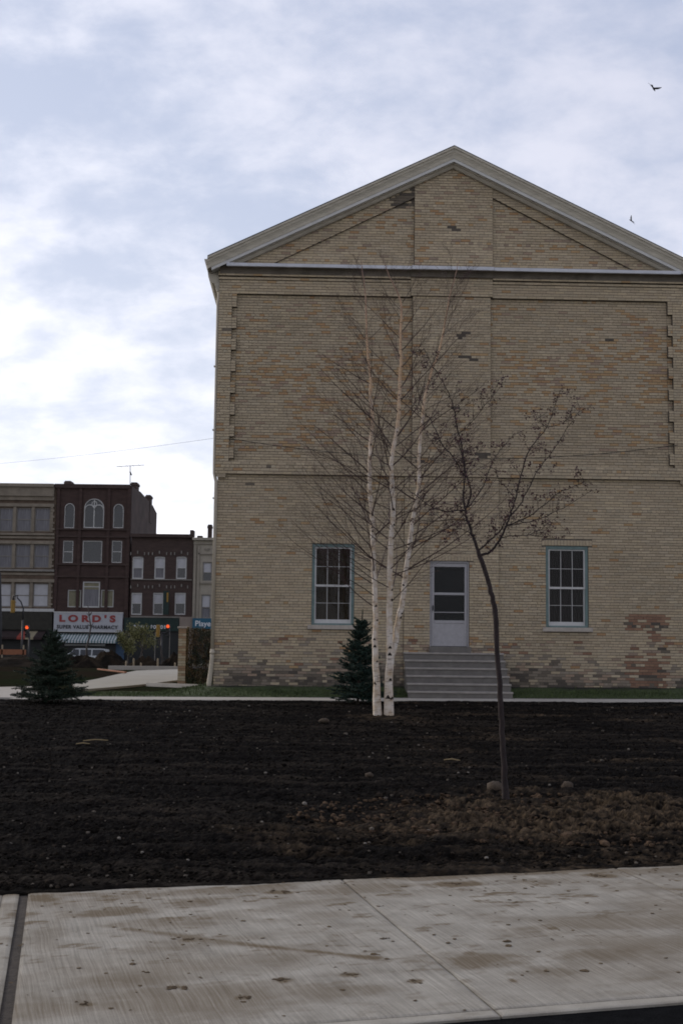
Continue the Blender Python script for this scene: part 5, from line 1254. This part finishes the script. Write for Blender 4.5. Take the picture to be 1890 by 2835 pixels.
for px in (395,430,470): C.part('shop_mullion', (px-1,1750,px+1,1835), 'frd', .1)
# --- cream block
D = Bld('cream_block', 'cream rendered two storey block with tall chimney partly behind the hall')
D.win((561,1556,587,1609), 'frd', .45, 'blind', .55, fw=.08); D.win((557,1646,583,1712), 'frd', .45, 'blind', .52, fw=.08, low='curt')
D.win((620,1556,646,1609), 'frd', .45, 'blind', .55, fw=.08); D.win((618,1646,644,1712), 'frd', .45, 'blind', .52, fw=.08)
xa4, xb4 = fx(534.5,1600), fx(760,1600); zt4 = fz(570,1493)
D.wall(xa4, xb4, GZF, zt4, 'cream')
m_ = MB(); m_.box(xa4+.01,xb4,FY+.4,FY+12,GZF,zt4-.3); m_.build('rear_block', FM['creamd'], D.e)
D.part('cornice', (534,1490,760,1497), 'cream', .3); D.part('string_course', (536,1505,760,1508), 'creamd', .12); D.part('string_course', (550,1532,760,1536), 'creamd', .12)
for px in (536,546): D.part('pilaster', (px,1510,px+6,1712), 'creamd', .12)
D.part('sill', (555,1611,592,1616), 'creamd', .15)
for k in range(3): D.part('panel_boss', (567+k*5,1517+(k%2)*4,571+k*5,1522+(k%2)*4), 'creamd', .1)
x0,x1,z0,z1 = prect(575,1452,586,1494, FY+2); m_ = MB(); m_.box(x0,x1,FY+2,FY+2.6,z0-.5,z1); m_.box(x0-.04,x1+.04,FY+1.96,FY+2.64,z1-.3,z1-.12); m_.build('chimney', FM['redl'], D.e)
m_ = MB(); a,b,c,d_ = prect(546,1483,560,1494, FY+1); m_.box(a,b,FY+1,FY+1.6,c-.3,d_); m_.build('chimney', FM['redl'], D.e)
ps = empty('blue_sign', (0,0,0)); tag(ps, 'teal blue shop sign with white lettering half hidden by the downpipe', 'sign')
x0,x1,z0,z1 = prect(533,1712,640,1741, FY-.5); m_ = MB(); m_.box(x0,x1,FY-.5,FY-.1,z0,z1); m_.build('board', FM['blue'], ps)
a,b,c,d_ = prect(541,1718,604,1733.5, FY-.52); text("Player's", (d_-c)*1.38, a, FY-.52, c, FM['swht'], ps, w=b-a, bold=.008)
D.part('shopfront', (534,1742,760,1838), 'shop', .05)

# street surfaces
def sheet(name, x0, x1, y0, y1, z_, material):
    m_ = MB(); m_.add([(x0,y0,z_),(x1,y0,z_),(x1,y1,z_),(x0,y1,z_)], [(0,1,2,3)]); return tag(m_.build(name, material), kind='structure')
sheet('street', -140, 90, 84, 96.5, GZF-0.02, m_road)
m_ = MB(); m_.box(-140,90,96.5,100,GZF-.3,GZF+.10); tag(m_.build('pavement', mat('far_pavement', (0.20,0.185,0.165), 0.9, 0.15, 1.0)), kind='structure')
# low concrete kerb and survey stakes at the edge of the works
k0, k1 = hit(300,1851), hit(500,1853)
m_ = MB(); a, b = k0, k1; dr = (b-a).normalized(); nr = Vector((-dr.y,dr.x,0))
m_.add([(p_.x+nr.x*o_, p_.y+nr.y*o_, p_.z+z_) for p_ in (a,b) for o_,z_ in ((0,-.1),(0,.13),(.3,.13),(.3,-.1))], [(0,1,5,4),(1,2,6,5),(2,3,7,6)]); tag(m_.build('kerb', MT['path']), kind='structure')
m_wood = mat('raw_wood', (0.34,0.27,0.18), 0.9, 0.15, 8); m_owood = mat('orange_timber', (0.27,0.11,0.055), 0.8, 0.15, 6)
for px, py0, py1 in ((281,1846,1829),(302,1846,1831),(349,1848,1831),(371,1848,1824),(391,1848,1836),(437,1849,1824),(485,1850,1836)):
    p = hit(px,py0); t_ = atY(px,py1,p.y); m_ = MB(); hh = t_.z-p.z; m_.prism([(-.035,-.1),(.035,-.1),(.035,hh),(0,hh+.03),(-.035,hh)], -.025, .025); o = m_.build('wooden_stake', m_wood); o.location = p; o.rotation_euler = (rng.uniform(-.05,.05),rng.uniform(-.06,.06),rng.random())
    tag(o, 'short pale wooden stake standing along the far kerb', 'stake', 'stakes along the far kerb')
p, q = hit(272,1856), hit(348,1866)
m_ = MB(); dr = (q-p); L_ = dr.length; m_.box(-L_/2,L_/2,-.05,.05,0,.06); o = bevel(m_.build('timber_plank', m_owood),.01); o.location = (p+q)/2+Vector((0,0,.03)); o.rotation_euler = (0,0,math.atan2(dr.y,dr.x)); tag(o, 'orange brown timber lying on the dirt before the walkway', 'plank')
# dirt mounds
def dirt_mound(px, py, wpx, hpx, label, seed, Yd=None, dpt=0.6):
    p = hit(px,py) if Yd is None else Vector((atY(px,py,Yd).x,Yd,gz(0,Yd)))
    w_ = wpx*p.y/F/2; hh = hpx*p.y/F; n = 34
    uu, vv = np.meshgrid(np.linspace(-1,1,n), np.linspace(-1,1,n)); r_ = np.hypot(uu,vv)
    Zm = hh*np.clip(1-r_**1.8,0,1)**1.1*(1+0.9*fbm(uu*2+seed,vv*2,4,seed)) - 0.05*(r_>.98) + 0.10*hh*fbm(uu*9,vv*9,3,seed+2)*(r_<.95)
    cm_ = np.clip(.5+fbm(uu*3,vv*3,3,seed+4)*1.5,0,1)[...,None]; cc_ = np.array([0.012,0.010,0.008])*(1-cm_)+np.array([0.030,0.022,0.015])*cm_
    o = grid_obj('dirt_mound', uu*w_, vv*w_*dpt, Zm-0.04, m_soil, cc_, smooth=False); o.location = p; tag(o, label, 'mound'); return o
dirt_mound(300,1840,130,40,'dark heap of earth in front of the white car', 3, 68)
dirt_mound(400,1840,120,34,'low heap of earth behind the kerb, under the leafy street tree', 5, 66)
dirt_mound(485,1840,90,40,'heap of earth behind the kerb, beside the brick pier', 6, 67)
dirt_mound(215,1845,150,34,'dark heap of earth between spruce and white car', 7, 63)
dirt_mound(50,1850,300,22,'low spread of dark earth before the barricade', 9, 64)
gr = MB(); rng = random.Random(3)
g0 = hit(-60,1843); g1 = hit(110,1843)
m_fg = mat('far_grass', (0.035,0.055,0.032), 1.0, 0.2, 3)
sheet('grass_verge', g0.x-20, g1.x, g0.y-1.5, g0.y+4, gz(g0.x,g0.y)+.05, m_fg)
# orange barricade
p = atY(35,1832,72); p.z = gz(p.x,72); bar = empty('barricade', p); tag(bar, 'orange barricade board on two thin posts before the dark shops', 'barricade')
m_ = MB(); m_.box(-.75,.75,-.03,.03,.75,1.05); m_.build('board', m_owood, bar)
for sx in (-.6,.6): m_ = MB(); m_.box(sx-.04,sx+.04,-.03,.03,0,1.3); m_.build('post', m_wood, bar)
# white station wagon
CYd = 91.0; p = atY(228,1815,CYd); car = empty('station_wagon', (p.x,CYd,GZF-.02)); tag(car, 'white station wagon parked under the striped awning', 'car')
body = [(-2.3,.35),(2.25,.35),(2.3,.55),(2.28,.86),(2.0,.93),(-1.0,.95),(-1.6,.90),(-2.2,.82),(-2.32,.6)]
m_ = MB(); m_.prism(body, -.85, .85); bevel(m_.build('body', FM['van'], car), .05, 2)
cab = [(-1.05,.94),(2.05,.93),(1.78,1.42),(1.2,1.48),(-.25,1.48),(-.5,1.43)]
m_ = MB(); m_.add([(x,-.80+.12*max(0,z_-.94)/.5,z_) for x,z_ in cab]+[(x,.80-.12*max(0,z_-.94)/.5,z_) for x,z_ in cab], [tuple(range(6)), tuple(range(11,5,-1))]+[(i,i+6,(i+1)%6+6,(i+1)%6) for i in range(6)]); m_.build('cabin', FM['van'], car)
for pts in ([(-.85,.99),(-.08,.99),(-.08,1.40),(-.42,1.40)],[(.02,.99),(.78,.99),(.78,1.40),(.02,1.40)],[(.88,.99),(1.85,.99),(1.66,1.40),(.88,1.40)]):
    m_ = MB(); m_.add([(x,-.815+.12*(z_-.94)/.5,z_) for x,z_ in pts], [(0,1,2,3)]); m_.build('side_window', FM['pane'], car)
m_ = MB(); m_.add([(-1.06,-.7,.99),(-1.06,.7,.99),(-.53,.62,1.41),(-.53,-.62,1.41)], [(0,1,2,3)]); m_.build('windscreen', FM['pane'], car)
for x in (-1.45,1.4):
    for y_ in (-.80,.62):
        m_ = MB(); m_.tube([(x,y_-.06,.33),(x,y_+.14,.33)], .33, 16); w_ = m_.build('wheel', FM['tyre'], car); m_ = MB(); m_.tube([(x,y_-.075,.33),(x,y_-.05,.33)], .17, 12); m_.build('hub_cap', FM['chrome'], w_)
m_ = MB(); m_.box(-2.42,-2.3,-.82,.82,.42,.56); m_.build('bumper', FM['chrome'], car)
m_ = MB(); m_.box(2.3,2.41,-.82,.82,.42,.56); m_.build('bumper', FM['chrome'], car)
# traffic signals
m_redl = emit('lit_red_lens', (1.0,0.11,0.02), 0.95); m_off = mat('dark_lens', (0.02,0.02,0.02), 0.3)
def sig_head(parent, x, y_, zt, front=True, lit=True, face=-1, body='ylw'):
    bmat = FM['ylw'] if body == 'ylw' else MT['metal']
    m_ = MB(); m_.box(x-.115,x+.115,y_-.10,y_+.10,zt-.78,zt); h_ = bevel(m_.build('signal_head', bmat, parent), .03)
    for k in range(3):
        zc_ = zt-.14-.25*k; m_ = MB(); m_.tube([(x,y_+face*.12,zc_),(x,y_+face*.17,zc_)], .105, 14); m_.build('lens', m_redl if (lit and k == 0) else m_off, h_)
        m_ = MB(); m_.loft([[(x+.112*math.cos(a),y_+face*yy,zc_+.112*math.sin(a)) for a in [math.pi*i/8 for i in range(9)]] for yy in (.12,.30)]); m_.build('visor', bmat, h_)
def signal(px, py, Yd, label, pole_px, lit=True, arm=False, face=-1, metal='metal'):
    lamp = atY(px,py,Yd); g = gz(lamp.x,Yd); e = empty('traffic_signal', (0,0,0)); tag(e, label, 'traffic light', 'traffic signals at the crossing')
    pw = atY(pole_px,py,Yd).x; m_ = MB(); zt = lamp.z+.14
    if arm:
        m_.tube([(pw,Yd,g-.1),(pw,Yd,zt-1.2)], .06, 8)
        m_.tube([(pw,Yd,zt-1.25),(pw,Yd,zt-.5),(pw-.15,Yd,zt-.1),(pw-.4,Yd,zt+.15),(lamp.x+.3,Yd,zt+.28),(lamp.x,Yd,zt+.25),(lamp.x,Yd,zt)], .045, 6)
    else: m_.tube([(pw,Yd,g-.1),(pw,Yd,zt-.5)], .055, 8); m_.tube([(pw,Yd,zt-.55),(lamp.x,Yd,zt-.55)], .03, 6)
    m_.build('pole', MT['metal'], e, True); sig_head(e, lamp.x, Yd, zt, lit=lit, face=face, body='metal' if lit else 'ylw')
    if not arm and pole_px < px: sig_head(e, pw-.25, Yd+.05, zt-.05, lit=False, face=1)
signal(77,1737,80,'traffic signal showing red below the olive fascia', 83)
signal(466,1734,80,'traffic signal showing red before the green shopfront', 449)
signal(37,1668,78,'yellow traffic signal hung from a curved dark arm', 66, lit=False, arm=True, face=1)
m_ = MB(); q = atY(3,1735,75); t_ = atY(1,1590,75); t2 = atY(-12,1560,75)
m_.tube([(q.x,75,gz(0,75)-.1),(q.x,75,q.z),(t_.x,75,t_.z),(t2.x,75,t2.z+.2),(t2.x-1.2,75,t2.z+.45)], [.09,.08,.06,.05,.04], 8); lampm = m_.build('street_lamp', MT['metal'], None, True)
tag(lampm, 'dark curved street lamp post beside the tan block', 'street lamp')
# young street trees
m_yl = mat('spring_leaf', None, 0.7, 0.25, 9, attr=True); m_tb = mat('street_tree_bark', (0.07,0.058,0.05), 0.9, 0.2, 9)
def street_tree(px, pyb, pyt, Yd, label, leafy, seed, wpx, px_t=None):
    g = gz(atY(px,pyb,Yd).x,Yd); b = Vector((atY(px,pyb,Yd).x,Yd,g-.05)); t_ = atY(px_t or px,pyt,Yd); hh = t_.z-b.z; e = empty('street_tree', b); tag(e, label, 'tree'); rg = random.Random(seed)
    m_ = MB(); tr = [Vector((rg.gauss(0,.03)*i,rg.gauss(0,.03),hh*(.62 if leafy else 1)*i/6)) for i in range(7)]; tr[-1].x = t_.x-b.x
    m_.tube(tr, [.07*(1-i/6*.75) for i in range(7)], 7); m_.build('trunk', m_tb, e, True)
    tw = MB(); lf = MB(); wr = wpx*Yd/F/2
    def lv(pts, rg_, lvl):
        if not leafy: return
        for p_ in pts[1:]:
            for _ in range(3):
                c = p_+Vector((rg.gauss(0,.10),rg.gauss(0,.10),rg.gauss(0,.10))); a = Vector((rg.gauss(0,1),rg.gauss(0,1),rg.gauss(0,1))).normalized(); b_ = a.orthogonal(); s = rg.uniform(.03,.06); g_ = rg.uniform(.6,1.3)
                lf.add([c,c+a*s+b_*s*.5,c+a*2*s,c+a*s-b_*s*.5],[(0,1,2,3)],(.12*g_,.115*g_,.038*g_))
    for k in range(12 if leafy else 9):
        f = rg.uniform(.55,1) if leafy else rg.uniform(.35,.95); i = min(int(f*6),5); a = rg.random()*6.28
        d_ = Vector((math.cos(a),math.sin(a),rg.uniform(.5,1.3))); grow(tw, tr[i], d_, wr*rg.uniform(.9,1.4)*(1 if leafy else .6), .022, 2, rg, 5, .06, .1, (3,4), R(38), lv)
    tw.build('branches', m_tb, e)
    if leafy: lf.build('crown', m_yl, e)
street_tree(387,1838,1676,70,'young street tree in pale yellow green leaf before the shops', True, 4, 72)
street_tree(353,1838,1700,74,'thin leafing street tree close to the blue shop pier', True, 8, 40)
street_tree(240,1846,1676,66,'thin bare sapling standing before the pharmacy sign', False, 5, 40, 244)
street_tree(448,1838,1760,72,'short bare sapling before the dark green shopfront', False, 12, 30)
# low shrub before the car
